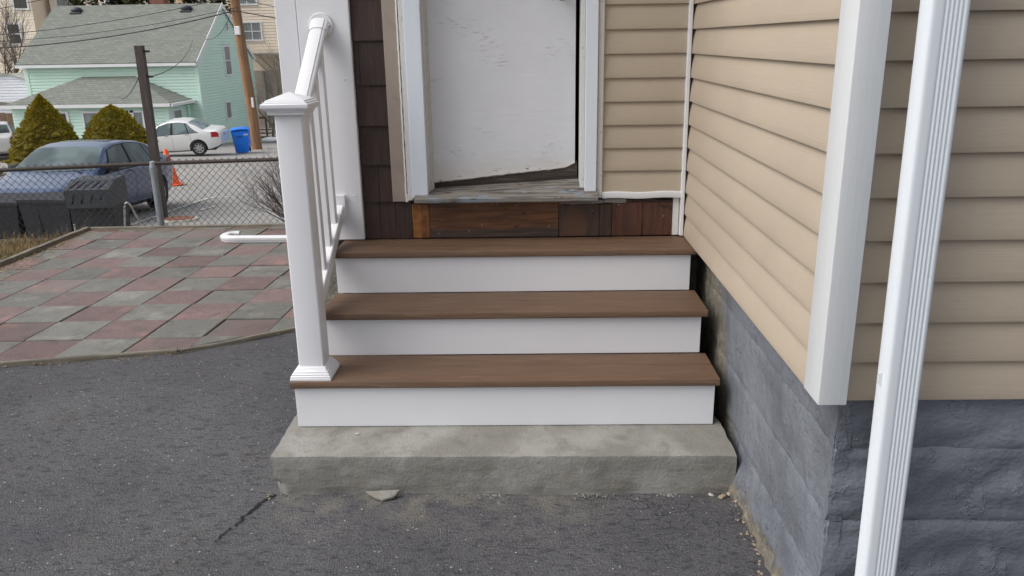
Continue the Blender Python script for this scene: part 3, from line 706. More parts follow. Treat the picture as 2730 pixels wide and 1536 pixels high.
# ------------------------------------------------------------ pebbles
bm = nb()
def peb(x, y, z, r):
    m = Matrix.Translation((x, y, z)) @ Matrix.Rotation(random.random()*6.3, 4, 'Z') @ Matrix.Rotation(random.uniform(-.5, .5), 4, 'X') @ Matrix.Diagonal((r*random.uniform(1, 1.6), r, r*random.uniform(.4, .7), 1))
    g = bmesh.ops.create_icosphere(bm, subdivisions=1, radius=1, matrix=m)
    for v in g['verts']: v.co += Vector([random.uniform(-.15, .15)*r for _ in range(3)])
for k in range(130):
    y = random.uniform(-1.0, .0); x = 1.545-random.expovariate(60)-.03*ss(-.4, -.9, y); peb(x, y, ZD-.002, random.uniform(.002, .006))
for k in range(8): peb(-.050+random.gauss(0, .014), -.24+random.gauss(0, .010), ZD+.001, random.uniform(.0015, .0045))
kind(obj('gravel', bm, 'stone_tan', smooth=True), 'stuff')
bm = nb()
for k in range(900):
    x = random.uniform(-.03, 1.5)
    if fbm((x, 0, 0), 5, 2, 4) < .05+.3*random.random(): continue
    peb(x, -.232-random.expovariate(110)+.006*nz((x, 0, 0), 9), ZD+.001, random.uniform(.0012, .0045))
kind(obj('cement_crumbs', bm, 'concrete', smooth=True), 'stuff')
for k, (x, y, r, lab, mt_) in enumerate(((1.500, -.256, .012, 'tan stone, the largest one at the right foot of the concrete step', 'stone_tan'), (1.528, -.238, .010, 'small brown stone wedged between concrete step and foundation', 'stone_tan'), (1.542, -.285, .008, 'flat pale stone at the foot of the painted foundation', 'stone_tan'), (1.466, -.244, .010, 'whitish flat chip touching the front of the concrete step', 'stone_white'))):
    bm = nb(); peb(x, y, ZD+.004, r); tag(obj('stone', bm, mt_, smooth=True), lab, 'stone', 'stones at the foot of the foundation')
bm = nb()
for k in range(1000):
    x = random.uniform(-1.2, 1.5); y = random.uniform(-1.2, 1.0)
    if -.06 < x < 1.56 and y > -.24: continue
    if random.random() > .5+.5*fbm((x, y, 0), 1.4, 2, 3)+.2*(x > .3): continue
    peb(x, y, zdrive(x, y)+.0008, random.uniform(.0007, .0022))
kind(obj('stone_chips', bm, 'stone_white'), 'stuff')
bm = boxm(.222, .237, -.066, -.058, .0015, .005); tag(obj('wood_chip', bm, 'pale_rod'), 'tiny pale wood chip on top of the concrete step', 'wood chip')

# ------------------------------------------------------------ chain-link fence
fn = thing('chain_link_fence', 'rusty chain-link fence behind the chequered patio', 'fence')
FP = [Vector((-6.2, 3.10, 0)), Vector((-3.46, 3.85, 0)), Vector((-2.325, 4.13, 0)), Vector((-1.289, 4.22, 0)), Vector((-.14, 4.30, 0))]
ZT = .402
cum = [0]
for a, b in zip(FP, FP[1:]): cum.append(cum[-1]+(b-a).length)
def along(s):
    for i in range(len(FP)-1):
        if s <= cum[i+1] or i == len(FP)-2: return FP[i].lerp(FP[i+1], (s-cum[i])/(cum[i+1]-cum[i]))
bm = nb(); tube(bm, [p+Vector((0, 0, ZT+.008*(i > 2))) for i, p in enumerate(FP)], .0165, 12); obj('top_rail', bm, 'iron_brown', fn, smooth=True)
for x, y in ((-2.325, 4.13), (-5.2, 3.37), (-.2, 4.29)):
    bm = nb(); tube(bm, [(x, y, -.6), (x, y, ZT-.03)], .029, 14); tube(bm, [(x, y, ZT-.075), (x, y, ZT-.028)], .032, 14); p = obj('post', bm, 'galv', fn, smooth=True)
    bm = nb(); tube(bm, [(x, y, ZT-.03), (x, y, ZT-.022), (x, y, ZT+.012), (x, y, ZT+.022)], [.033, .030, .026, .010], 12); obj('post_cap', bm, 'galv', p, smooth=True)
bm = nb(); dw, dh = .0295, .031; nW = int(cum[-1]/dw)
for k in range(nW):
    s0 = k*dw; pts = []; nseg = 27
    for j in range(nseg+1):
        s = s0+(dw/2 if (j+k) % 2 else -dw/2)+.0; z = ZT+.030-j*dh
        p = along(max(0.01, min(cum[-1]-.01, s))); pts.append((p.x, p.y+(.003 if (j % 2) else -.003), z))
    tube(bm, pts, .0030, 3, cap=False)
kind(obj('wire_mesh', bm, 'wire_rust', fn), 'stuff')
bm = nb()
for x, y in ((-1.62, 4.19),): tube(bm, [(x, y-.01, ZT+.22), (x+.004, y-.012, ZT+.05), (x, y-.02, ZT-.04)], .002, 5)
obj('tie_wire', bm, 'wire_rust', fn)

# weeds and soil strip left of the patio
bm = nb(); n = 40
V = [[bm.verts.new((-5.2+2.28*i/n, .9+5.2*j/n, max(-.285, -.285) if False else (zter(-3.5, .9+5.2*j/n)+.03+.018*fbm((-5.2+2.28*i/n, .9+5.2*j/n, 0), 3, 3)))) for i in range(n+1)] for j in range(n+1)]
for j in range(n):
    for i in range(n): bm.faces.new((V[j][i], V[j][i+1], V[j+1][i+1], V[j+1][i]))
kind(obj('soil', bm, 'dirt', smooth='all'), 'structure')
bm = nb()
for k in range(5200):
    t = random.random(); x = -5.0+2.08*t**.6; y = 3.85+.27*(x+3.46)+random.gauss(-.05, .2)
    if y > 4.4 or x > -2.92: continue
    h = random.uniform(.02, .10)*(1+.8*(random.random() < .1)); a = random.random()*6.28; l = random.uniform(.2, .9)*h
    w = .0022; z = -.285
    p = [Vector((x, y, z)), Vector((x+l*.4*math.cos(a), y+l*.4*math.sin(a), z+h*.7)), Vector((x+l*math.cos(a), y+l*math.sin(a), z+h))]
    s = Vector((w, 0, 0)); vs = [bm.verts.new(q) for q in (p[0]-s, p[0]+s, p[1]+s*.7, p[1]-s*.7, p[2])]
    bm.faces.new(vs[:4]); bm.faces.new((vs[3], vs[2], vs[4]))
kind(obj('weeds', bm, 'straw'), 'stuff')
bm = nb()
for k in range(900):
    x = -4.6+1.3*random.random(); y = 3.45+.27*(x+3.46)+random.gauss(0, .12); r = random.uniform(.008, .02); a = random.random()*6.28
    vs = [bm.verts.new((x+r*math.cos(a+q), y+r*math.sin(a+q), -.27+random.uniform(0, .03))) for q in (0, 1.7, 3.6)]; bm.faces.new(vs)
kind(obj('moss_weeds', bm, 'weed_green'), 'stuff')

# ------------------------------------------------------------ things in the lot: markings, manhole, posts
def lotz(x, y, d=0): return zter(x, y)+d
def strip(pts, w, nm, mat='lot_paint'):
    bm = nb(); pr = None
    for i, p in enumerate(pts):
        p = Vector((*p, 0)); a = Vector((*pts[max(0, i-1)], 0)); b = Vector((*pts[min(len(pts)-1, i+1)], 0)); d = (b-a).normalized(); s = Vector((-d.y, d.x, 0))*w/2
        cur = [bm.verts.new((q.x, q.y, lotz(q.x, q.y, .012))) for q in (p-s, p+s)]
        if pr: bm.faces.new((pr[0], pr[1], cur[1], cur[0]))
        pr = cur
    return kind(obj(nm, bm, mat), 'structure')
strip([(-6.30, 10.4), (-6.33, 11.5), (-6.38, 12.6), (-6.45, 13.9), (-6.52, 15.3), (-6.45, 15.85), (-6.05, 15.9)], .10, 'painted_line')
strip([(-5.87, 13.5), (-5.76, 14.1)], .09, 'painted_line')
strip([(-3.1, 11.2), (-2.4, 11.4), (-1.2, 11.5)], .16, 'painted_line')
bm = nb(); bmesh.ops.create_cone(bm, cap_ends=True, segments=40, radius1=.34, radius2=.33, depth=.05, matrix=Matrix.Translation((-5.69, 12.10, lotz(-5.69, 12.10, .012)))@Matrix.Rotation(-.0686, 4, 'X'))
mh = obj('manhole_cover', bm, 'lot_paint', smooth=True); tag(mh, 'round rusty manhole cover in a pale ring beyond the fence', 'manhole cover')
bm = nb(); bmesh.ops.create_cone(bm, cap_ends=True, segments=40, radius1=.28, radius2=.275, depth=.03, matrix=Matrix.Translation((-5.69, 12.10, lotz(-5.69, 12.10, .035)))@Matrix.Rotation(-.0686, 4, 'X'))
obj('lid', bm, 'rust_iron', mh)
bm = nb()
prism(bm, [(-6.170, 12.30, -1.9), (-6.030, 12.30, -1.9), (-6.030, 12.42, -1.9), (-6.170, 12.42, -1.9)], (0.002, 0, 1), 3.27)
pp = obj('timber_post', bm, 'post_black'); tag(pp, 'tall dark timber post with two metal pegs standing behind the fence', 'post')
for z in (1.27, .83):
    bm = nb(); tube(bm, [(-6.05, 12.36, z), (-5.92, 12.36, z)], .021, 8); obj('peg', bm, 'iron_brown', pp)
# bent metal hoop and pegs by the fence
bm = nb(); tube(bm, [(-2.94, 4.60, -.62), (-2.865, 4.61, -.055), (-2.855, 4.61, -.03), (-2.84, 4.61, -.018), (-2.822, 4.61, -.03), (-2.81, 4.62, -.055), (-2.66, 4.66, -.55)], .009, 8)
tag(obj('metal_hoop', bm, 'chrome', smooth=True), 'thin bent silver metal hoop behind the fence beside the grey post', 'metal hoop')
bm = nb(); tube(bm, [(-3.13, 4.2, -.5), (-3.125, 4.2, -.13)], .008, 6)
tag(obj('stake', bm, 'pale_rod'), 'short pale stake leaning behind the fence at the patio corner', 'stake')
# black tubs
def tapered_bin(cx, cy, w, d, h, z0, mat, lid=True, nm='storage_bin', rz=0):
    bm = nb()
    secs = []
    for t, k in ((0, .84), (.5, .92), (.93, 1), (.935, 1.04), (1, 1.04)):
        a, b = w/2*k, d/2*k; secs.append([(-a, -b, h*t), (-a*.3, -b, h*t), (-a*.27, -b+.015*(t < .9), h*t), (a*.27, -b+.015*(t < .9), h*t), (a*.3, -b, h*t), (a, -b, h*t), (a, b, h*t), (-a, b, h*t)])
    loft(bm, secs); bmesh.ops.bevel(bm, geom=[e for e in bm.edges], offset=.004, segments=1, affect='EDGES')
    o = obj(nm, bm, mat); o.location = (cx, cy, z0); o.rotation_euler = (0, 0, rz); return o
o = tapered_bin(-7.05, 9.0, 1.25, .75, .82, lotz(-7.15, 9.0), 'black_plastic', rz=R(-3)); tag(o, 'big black plastic tub, left of the slotted bin', 'tub', 'black tubs in front of the blue car')
o = tapered_bin(-6.00, 8.85, .78, .62, .85, lotz(-6.0, 8.85), 'black_plastic', rz=R(-6)); tag(o, 'black plastic tub standing right beside the bin with the slotted front', 'tub', 'black tubs in front of the blue car')
sb = thing('slotted_bin', 'dark grey bin with slanted slots in its lid and front', 'bin')
bz = lotz(-5.3, 8.6)-.0
bm = nb(); box(bm, -.29, .29, -.26, .26, 0, .76, .01); obj('body', bm, 'black_plastic', sb)
# hood: front panel with four slanted slots, tilted lid with five slots
def slotted(bm, w, h, th, n, x0, slant, sw, sh):
    # panel in XZ plane, slots cut by assembling cells
    us = [0]; 
    for k in range(n): us += [x0+k*(w-2*x0)/(n-1)-sw/2, x0+k*(w-2*x0)/(n-1)+sw/2]
    us.append(w); vs = [0, (h-sh)/2, (h+sh)/2, h]
    for j in range(3):
        for i in range(len(us)-1):
            if j == 1 and i % 2 == 1: continue
            def X(u, v): return u+slant*((v-h/2)/h if 0 < u < w else 0)
            q = [(X(us[i], vs[j]), 0, vs[j]), (X(us[i+1], vs[j]), 0, vs[j]), (X(us[i+1], vs[j+1]), 0, vs[j+1]), (X(us[i], vs[j+1]), 0, vs[j+1])]
            prism(bm, q, (0, 1, 0), th)
bm = nb(); slotted(bm, .58, .25, .012, 4, .10, .09, .028, .13); o = obj('front_panel', bm, 'bin_grey', sb); o.location = (-.29, -.32, .75)
bm = nb(); slotted(bm, .58, .27, .010, 5, .09, .09, .04, .19); o = obj('lid', bm, 'bin_grey', sb); o.location = (-.29, -.315, 1.003); o.rotation_euler = (R(-66), 0, 0)
bm = nb(); prism(bm, [(.305, -.32, .75), (.305, -.32, 1.0), (.305, -.06, 1.115), (.305, .28, 1.09), (.305, .28, .75)], (-1, 0, 0), .012); prism(bm, [(-.305, -.32, .75), (-.305, -.32, 1.0), (-.305, -.06, 1.115), (-.305, .28, 1.09), (-.305, .28, .75)], (1, 0, 0), .012); box(bm, -.29, .29, -.06, .28, 1.095, 1.11); obj('hood', bm, 'bin_grey', sb)
sb.location = (-5.27, 8.62, bz); sb.rotation_euler = (0, 0, R(3))

# traffic cone
cn = thing('traffic_cone', 'orange traffic cone behind the blue car', 'traffic cone')
bm = nb(); 
rs = [(.165, 0.02), (.135, .25)]; 
def ring(bm, prof, n=24):
    loft(bm, [[(r*math.cos(2*math.pi*k/n), r*math.sin(2*math.pi*k/n), z) for k in range(n)] for r, z in prof])
ring(bm, [(.19, .03), (.125, .42)]); obj('cone', bm, 'cone_orange', cn, smooth=True)
bm = nb(); ring(bm, [(.126, .42), (.085, .66)]); obj('sleeve', bm, 'cone_white', cn, smooth=True)
bm = nb(); ring(bm, [(.084, .66), (.040, .88), (.034, .90)]); obj('tip', bm, 'cone_orange', cn, smooth=True)
obj('base', boxm(-.24, .24, -.24, .24, 0, .03, .01), 'cone_orange', cn)
cn.scale = (1.15, 1.15, 1.08); cn.location = (-8.74, 18.85, lotz(-8.74, 18.85)); cn.rotation_euler = (R(-4), R(-3), .3)

# ------------------------------------------------------------ cars
def lerpf(tab, x):
    if x <= tab[0][0]: return tab[0][1]
    for (a, u), (b, v) in zip(tab, tab[1:]):
        if x <= b:
            t = (x-a)/(b-a); t = t*t*(3-2*t)*.35+t*.65; return u+(v-u)*t
    return tab[-1][1]
def car(root, paint, P, glass='car_glass', trimmat='black_trim'):
    L, Wd = P['L'], P['W']; T, B, BL = P['top'], P['bot'], P['belt']
    def sec(x):
        t = lerpf(T, x); b = lerpf(B, x); w = Wd*lerpf(P['plan'], x); bl = lerpf(BL, x); zs = min(bl, t-.035); up = max(0, t-.05-zs)
        we = w*.965-.42*up*(1+.1*up)
        h = zs-b
        pts = [(0, b), (w*.80, b), (w*.93, b+.04), (w*.965, b+.13*1), (w*.985, b+h*.35), (w*1.0, b+h*.55), (w*.995, b+h*.75), (w*.975, b+h*.92), (w*.962, zs)]
        for k in range(1, 6): pts.append((w*.962+(we-w*.962)*k/5, zs+(t-.05-zs)*k/5))
        r = min(.05, .05)
        pts += [(we*.975-.01, t-.028), (we*.93-.015, t-.012), (we*.75, t-.001), (we*.4, t+.008), (0, t+.011)]
        return pts
    NS = 110; bm = nb(); rings = []
    for i in range(NS+1):
        x = L*i/NS; s = sec(x); rings.append([(x, y, z) for y, z in s]+[(x, -y, z) for y, z in s[-2:0:-1]])
    loft(bm, rings)
    bmesh.ops.recalc_face_normals(bm, faces=bm.faces[:])
    body = obj('body', bm, paint, root, smooth=True)
    # wheel arches
    bm2 = nb()
    for wx in P['wheels']:
        for sy in (-1, 1): bmesh.ops.create_cone(bm2, cap_ends=True, segments=36, radius1=P['r']+.055, radius2=P['r']+.055, depth=.42, matrix=Matrix.Translation((wx, sy*Wd*.93, P['r']+.01))@Matrix.Rotation(R(90), 4, 'X'))
    cut = obj('cut', bm2, 'black_trim'); 
    md = body.modifiers.new('b', 'BOOLEAN'); md.object = cut; md.operation = 'DIFFERENCE'; md.solver = 'EXACT'
    dg = bpy.context.evaluated_depsgraph_get(); dg.update(); me = bpy.data.meshes.new_from_object(body.evaluated_get(dg)); body.modifiers.clear(); body.data = me
    bpy.data.objects.remove(cut)
    me.set_sharp_from_angle(angle=R(32))
    S_ = lambda x, k: (lambda s: Vector((x, s[k][0], s[k][1])))(sec(x))
    def surf(x, t):     # t: fractional index in section
        s = sec(x); k = int(t); f = t-k
        if k >= len(s)-1: return Vector((x, s[-1][0], s[-1][1]))
        a, b = s[k], s[k+1]; return Vector((x, a[0]+(b[0]-a[0])*f, a[1]+(b[1]-a[1])*f))
    def panel(nm, fx, ft, mat, par, sides=(1,), nu=16, nv=6, off=.006, cross=False):
        for sd_ in sides:
            bm = nb(); V = []
            for j in range(nv+1):
                row = []
                for i in range(nu+1):
                    u, v = i/nu, j/nv; x = fx(u, v); t = ft(u, v)
                    if cross:     # across the whole width: t in [-1,1] by y share on the top surface
                        s = sec(x); ye = s[13][0]*.97; y = t*ye; ay = abs(y)
                        zz_ = None
                        for a, b in zip(s[13:], s[14:]):
                            if b[0] <= ay <= a[0]: zz_ = a[1]+(b[1]-a[1])*(a[0]-ay)/max(1e-6, a[0]-b[0])
                        p = Vector((x, y, (zz_ if zz_ is not None else s[-1][1])))
                        q = Vector((x+.01, y, sec(x+.01)[-1][1]-s[-1][1]+p.z)); n = (q-p).cross(Vector((0, 1, 0))).normalized(); n = n if n.z > 0 else -n
                    else:
                        p = surf(x, t); q1 = surf(x+.01, t)-p; q2 = surf(x, t+.3)-p; n = q1.cross(q2).normalized(); n = n if n.y > 0 else -n
                        p.y *= 1
                    p = p+n*off
                    if sd_ < 0: p.y = -p.y
                    row.append(bm.verts.new(p))
                V.append(row)
            for j in range(nv):
                for i in range(nu): bm.faces.new((V[j][i], V[j][i+1], V[j+1][i+1], V[j+1][i]))
            g = bmesh.ops.solidify(bm, geom=bm.faces[:], thickness=.003)
            o = obj(nm, bm, mat, par, smooth=True)
    env = dict(sec=sec, surf=surf, panel=panel, body=body)
    # glass
    ws0, ws1 = P['ws']; rw0, rw1 = P['rw']
    panel('windshield', lambda u, v: ws0+(ws1-ws0)*v+.10*(abs(u*2-1)**2)*(1-v), lambda u, v: (u*2-1)*(.97-.02*v), glass, body, (1,), 20, 10, .006, True)
    panel('rear_window', lambda u, v: rw0+(rw1-rw0)*v-.06*(abs(u*2-1)**2)*v, lambda u, v: (u*2-1)*.93, glass, body, (1,), 20, 8, .006, True)
    for (xa, xb, xc, xd) in P['side']:      # bottom from xa..xb, top from xc..xd
        panel('side_window', lambda u, v: (xa+(xb-xa)*u)*(1-v)+(xc+(xd-xc)*u)*v, lambda u, v: 8.25+4.6*v, glass, body, (1, -1), 14, 6, .005)
    xa, xb, xc, xd = P['dlo']
    panel('window_frame', lambda u, v: (xa+(xb-xa)*u)*(1-v)+(xc+(xd-xc)*u)*v, lambda u, v: 8.05+4.95*v, trimmat, body, (1, -1), 24, 6, .0025)
    for xs_ in P['seams']:
        panel('door_seam', lambda u, v: xs_+.008*u, lambda u, v: 2.6+5.3*v, 'black_trim', body, (1, -1), 1, 10, .0015)
    panel('sill_trim', lambda u, v: P['wheels'][0]+P['r']+.1+(P['wheels'][1]-P['wheels'][0]-2*P['r']-.2)*u, lambda u, v: 1.9+.5*v, P.get('sill', 'black_trim'), body, (1, -1), 8, 2, .004)
    for hx in P['handles']:
        panel('door_handle', lambda u, v: hx+.17*u, lambda u, v: 7.25+.35*v, P.get('handle', 'black_trim'), body, (1, -1), 4, 2, .02)
    for (nm, a, b, t0, t1, mt_) in P['lamps']:
        panel(nm, lambda u, v: a+(b-a)*u, lambda u, v: t0+(t1-t0)*v*(1-.25*u if a < 1 else .75+.25*u), mt_, body, (1, -1), 8, 4, .006)
    # wheels
    for wx in P['wheels']:
        for sy in (-1, 1):
            wh = bpy.data.objects.new('wheel', None); C.objects.link(wh); wh.parent = root
            wh.location = (wx, sy*(Wd*.975-.11), P['r']); wh.rotation_euler = (0, 0, 0 if sy > 0 else math.pi)
            bm = nb(); r = P['r']; pf = [(r*.66, -.10), (r*.93, -.105), (r, -.08), (r, .08), (r*.93, .105), (r*.66, .10)]
            n = 40; loft(bm, [[(q[0]*math.cos(2*math.pi*k/n), q[1], q[0]*math.sin(2*math.pi*k/n)) for q in pf] for k in list(range(n))+[0]], caps=False)
            bmesh.ops.remove_doubles(bm, verts=bm.verts, dist=1e-5); obj('tyre', bm, 'rubber', wh, smooth=True)
            bm = nb(); pf = [(r*.67, -.09), (r*.67, .095), (r*.62, .088), (r*.60, .03), (r*.60, -.09)]
            loft(bm, [[(q[0]*math.cos(2*math.pi*k/n), q[1], q[0]*math.sin(2*math.pi*k/n)) for q in pf] for k in list(range(n))+[0]], caps=False)
            for k in range(P['spokes']):
                a = 2*math.pi*k/P['spokes']; d = Vector((math.cos(a), 0, math.sin(a))); s = Vector((-math.sin(a), 0, math.cos(a)))
                prism(bm, [d*r*.1-s*.035+Vector((0, .085, 0)), d*r*.63-s*.028+Vector((0, .075, 0)), d*r*.63+s*.028+Vector((0, .075, 0)), d*r*.1+s*.035+Vector((0, .085, 0))], (0, -1, 0), .03)
            bmesh.ops.create_cone(bm, cap_ends=True, segments=20, radius1=r*.17, radius2=r*.14, depth=.03, matrix=Matrix.Translation((0, .083, 0))@Matrix.Rotation(R(-90), 4, 'X'))
            obj('rim', bm, 'rim', wh, smooth=True)
            bm = nb(); bmesh.ops.create_cone(bm, cap_ends=True, segments=30, radius1=r*.6, radius2=r*.6, depth=.02, matrix=Matrix.Translation((0, 0, 0))@Matrix.Rotation(R(90), 4, 'X')); obj('brake_disc', bm, 'black_trim', wh)
    # underbody
    bm = nb(); box(bm, .3, L-.3, -Wd*.7, Wd*.7, .16, .34); obj('underbody', bm, 'black_trim', root)
    return env
# blue sedan, nose towards the camera (local +X runs from nose to tail)
bc = thing('parked_car', 'dark blue sedan parked nose-on behind the chain-link fence', 'car')
PB_ = dict(L=4.50, W=.885, r=.325, wheels=(.93, 3.58), spokes=7,
  top=[(0, .60), (.10, .70), (.35, .80), (.9, .90), (1.22, .955), (1.45, 1.05), (2.02, 1.375), (2.35, 1.435), (2.75, 1.45), (3.2, 1.42), (3.55, 1.34), (4.05, 1.10), (4.25, 1.06), (4.42, 1.02), (4.5, .86)],
  bot=[(0, .30), (.3, .20), (.6, .19), (3.9, .20), (4.25, .28), (4.5, .38)], belt=[(0, .86), (1.2, .89), (2.5, .93), (4.5, 1.02)],
  plan=[(0, .66), (.10, .80), (.35, .92), (.8, .98), (1.4, 1), (3.2, 1), (3.9, .965), (4.3, .90), (4.5, .80)],
  ws=(1.27, 1.99), rw=(3.36, 4.0), side=[(1.66, 2.52, 2.02, 2.56), (2.62, 3.36, 2.63, 3.22), (3.40, 3.82, 3.27, 3.36)], dlo=(1.50, 3.92, 1.98, 3.42),
  seams=(1.45, 2.57, 3.42), handles=(2.32, 3.18), lamps=[('headlight', .06, .46, 6.2, 8.4, 'lamp_clear'), ('side_marker', .40, .50, 6.6, 8.0, 'lamp_amber'), ('taillight', 4.08, 4.44, 6.2, 8.3, 'lamp_red')])
e1 = car(bc, 'paint_blue', PB_, 'car_glass_pale')
for sy in (-1, 1):
    bm = nb(); box(bm, -.07, .07, -.03, .16, -.07, .07, .03, 2); o = obj('mirror', bm, 'black_trim', bc, smooth=True); o.location = (1.72, sy*.93-(.065), 1.02)
bm = nb(); box(bm, -.008, .01, -.55, .55, .40, .53, .01); box(bm, .0, .02, -.45, .45, .58, .66, .01); obj('grille', bm, 'black_trim', bc)
bm = nb()
for y0_, y1_ in ((-.62, -.02), (.02, .62)): tube(bm, [(1.24, y0_, .975), (1.36, (y0_+y1_)/2, 1.015), (1.40, y1_, 1.03)], .010, 5)
obj('wiper', bm, 'black_trim', bc)
bm = nb(); box(bm, 2.25, 2.40, .18, .66, .75, 1.18, .05, 2); box(bm, 2.25, 2.40, -.66, -.18, .75, 1.18, .05, 2); obj('seat', bm, 'black_plastic', bc)
hd = math.atan2(12.814-10.224, -6.179+5.809)
ax = Vector((math.cos(hd), math.sin(hd), 0)); lf = Vector((-ax.y, ax.x, 0))
# contact points lie on the +X side (car's left when facing the camera): local -Y
fc = Vector((-5.809, 10.224, 0))-ax*.93+lf*.80
bc.location = (-7.675, 10.213, -1.665); bc.rotation_euler = (0, .055, 1.5434)
# white sedan, side-on, tail to the right
wc = thing('parked_car', 'white four-door sedan parked side-on next to the blue recycling bin', 'car')
PW = dict(L=4.40, W=.85, r=.31, wheels=(.88, 3.48), spokes=8,
  top=[(0, .55), (.10, .66), (.4, .76), (1.0, .87), (1.25, .93), (2.0, 1.33), (2.35, 1.42), (2.75, 1.43), (3.05, 1.39), (3.35, 1.27), (3.82, 1.02), (4.0, 1.0), (4.25, .97), (4.36, .90), (4.40, .78)],
  bot=[(0, .30), (.4, .20), (3.9, .20), (4.2, .28), (4.4, .38)], belt=[(0, .80), (1.2, .84), (2.5, .90), (4.4, .96)],
  plan=[(0, .68), (.12, .82), (.4, .94), (.9, .99), (3.4, 1), (4.0, .96), (4.25, .90), (4.4, .80)],
  ws=(1.22, 1.96), rw=(3.16, 3.78), side=[(1.62, 2.42, 2.02, 2.46), (2.52, 3.14, 2.54, 3.0), (3.20, 3.52, 3.05, 3.10)], dlo=(1.46, 3.60, 1.96, 3.12), sill='paint_white',
  seams=(1.40, 2.47, 3.22), handles=(2.18, 3.02), lamps=[('headlight', .06, .40, 6.0, 8.2, 'lamp_clear'), ('taillight', 4.06, 4.34, 5.6, 8.3, 'lamp_red')])
car(wc, 'paint_white', PW, 'car_glass_pale')
bm = nb(); box(bm, 4.37, 4.41, -.26, .26, .66, .80); obj('license_plate', bm, 'lamp_clear', wc)
a = R(180+6-180)    # local +X (towards tail) points +X world
wc.rotation_euler = (R(4.0), R(-2.0), R(6))
ax = Vector((math.cos(R(6)), math.sin(R(6)), 0)); lf = Vector((-ax.y, ax.x, 0))
p = Vector((-12.884, 31.24, 0))-ax*3.48+lf*.80
wc.location = (p.x, p.y, lotz(-12.9, 31.3)-.02-.0)
# silver car at the far left, tail towards us
sc_ = copy(wc); sc_['label'] = 'pale silver car partly in frame at the left edge, behind the small shrub'; 
sc_.name = 'parked_car.002'
for ch in sc_.children:
    if ch.name.startswith('body'):
        ch.data = ch.data.copy(); ch.data.materials[0] = M('paint_silver')
sc_.location = (-22.75, 33.6, lotz(-21, 32)+.15); sc_.rotation_euler = (0, 0, R(-62))

# ------------------------------------------------------------ blue recycling bin
rb = thing('recycling_bin', 'bright blue wheeled recycling bin between white car and utility pole', 'bin')
bm = nb(); secs = []
for z, w, d in ((.05, .27, .30), (.10, .275, .31), (.95, .36, .40), (1.0, .365, .405)):
    secs.append([(-w, -d, z), (w, -d, z), (w, d, z), (-w, d, z)])
loft(bm, secs); bmesh.ops.bevel(bm, geom=bm.edges[:], offset=.025, segments=2, affect='EDGES'); obj('body', bm, 'bin_blue', rb, smooth=True)
bm = nb(); secs = []
for x, h in ((-.40, 1.03), (-.34, 1.08), (0, 1.11), (.34, 1.08), (.40, 1.03)): secs.append([(x, -.45, h-.04), (x, -.44, h-.01), (x, 0, h+.02), (x, .44, h), (x, .45, h-.04)])
loft(bm, secs); obj('lid', bm, 'bin_blue', rb, smooth=True)
bm = nb(); box(bm, -.16, .10, -.402, -.37, .74, .765); obj('grip', bm, 'black_trim', rb)
bm = nb(); box(bm, -.14, .08, -.345, -.32, .43, .45); box(bm, -.14, -.12, -.345, -.30, .12, .43); box(bm, .06, .08, -.345, -.30, .12, .43); obj('recess', bm, 'bin_blue', rb)
bm = nb()
for k, hgt in enumerate((.07, .055, .07, .06)): box(bm, .16+k*.045, .19+k*.045, -.398, -.38, .80, .80+hgt)
obj('stencilled_mark', bm, 'bg_white', rb)
for s in (-1, 1):
    bm = nb(); tube(bm, [(s*.27, .36, .13), (s*.33, .36, .13)], .13, 16); obj('wheel', bm, 'rubber', rb, smooth=True)
bm = nb(); tube(bm, [(-.3, .50, .98), (.3, .50, .98)], .018, 8); tube(bm, [(.33, .45, .25), (.37, .5, .95)], .02, 6); obj('handle', bm, 'bin_blue', rb)
rb.location = (-11.75, 33.2, lotz(-11.75, 33.2)); rb.rotation_euler = (0, R(-2), R(16))

# ------------------------------------------------------------ utility pole and cables
up = thing('utility_pole', 'leaning brown wooden utility pole beside the mint green house', 'utility pole')
bm = nb(); tube(bm, [(-12.08, 36.1, -3.7), (-12.10, 36.1, -2), (-12.25, 36.1, 0.5), (-12.385, 36.1, 3.3), (-12.6, 36.1, 7.5)], [.245, .235, .225, .215, .19], 18); obj('pole', bm, 'pole_wood', up, smooth=True)
bm = nb(); box(bm, -12.44, -12.20, 35.80, 35.95, 1.80, 2.18, .02); obj('meter_box', bm, 'bg_white', up)
bm = nb(); box(bm, -12.02, -11.93, 35.82, 35.90, -1.45, -1.0, .01); obj('sign_plate', bm, 'bg_white', up)
bm = nb(); box(bm, -13.3, -11.6, 36.25, 36.40, 6.6, 6.75); obj('crossarm', bm, 'pole_wood', up)
def cable(a, b, sag, r, lab):
    bm = nb(); a, b = Vector(a), Vector(b); pts = []
    for i in range(31):
        t = i/30; p = a.lerp(b, t); p.z -= sag*4*t*(1-t); pts.append(p)
    tube(bm, pts, r, 5); tag(obj('overhead_cable', bm, 'cable'), lab, 'cable', 'cables strung from the utility pole')
PT_ = Vector((-12.35, 35.85, 2.45))
cable((-38, 35, 2.75), (-12.36, 35.85, 2.85), 1.45, .026, 'thick lower overhead cable sagging across the green roof to the utility pole')
cable((-38, 35.2, 2.5), (-12.40, 35.85, 3.45), 1.10, .016, 'thin cable sagging just above the thick lower one across the green roof')
cable((-38, 34, 2.2), (-12.45, 35.85, 5.7), .75, .024, 'upper overhead cable crossing the green roof near its left vent')
cable((-38, 34.5, 1.7), (-12.45, 35.9, 5.4), .85, .015, 'thin cable below the upper one, passing behind the left roof vent')
cable((-38, 34, 3.0), (-12.2, 35.9, 3.0), 1.35, .012, 'faint thin cable sagging across the middle of the green roof')
cable((-12.3, 35.9, 2.85), (-3, 34, 1.55), .15, .024, 'cable leaving the utility pole to the right past the beige house')
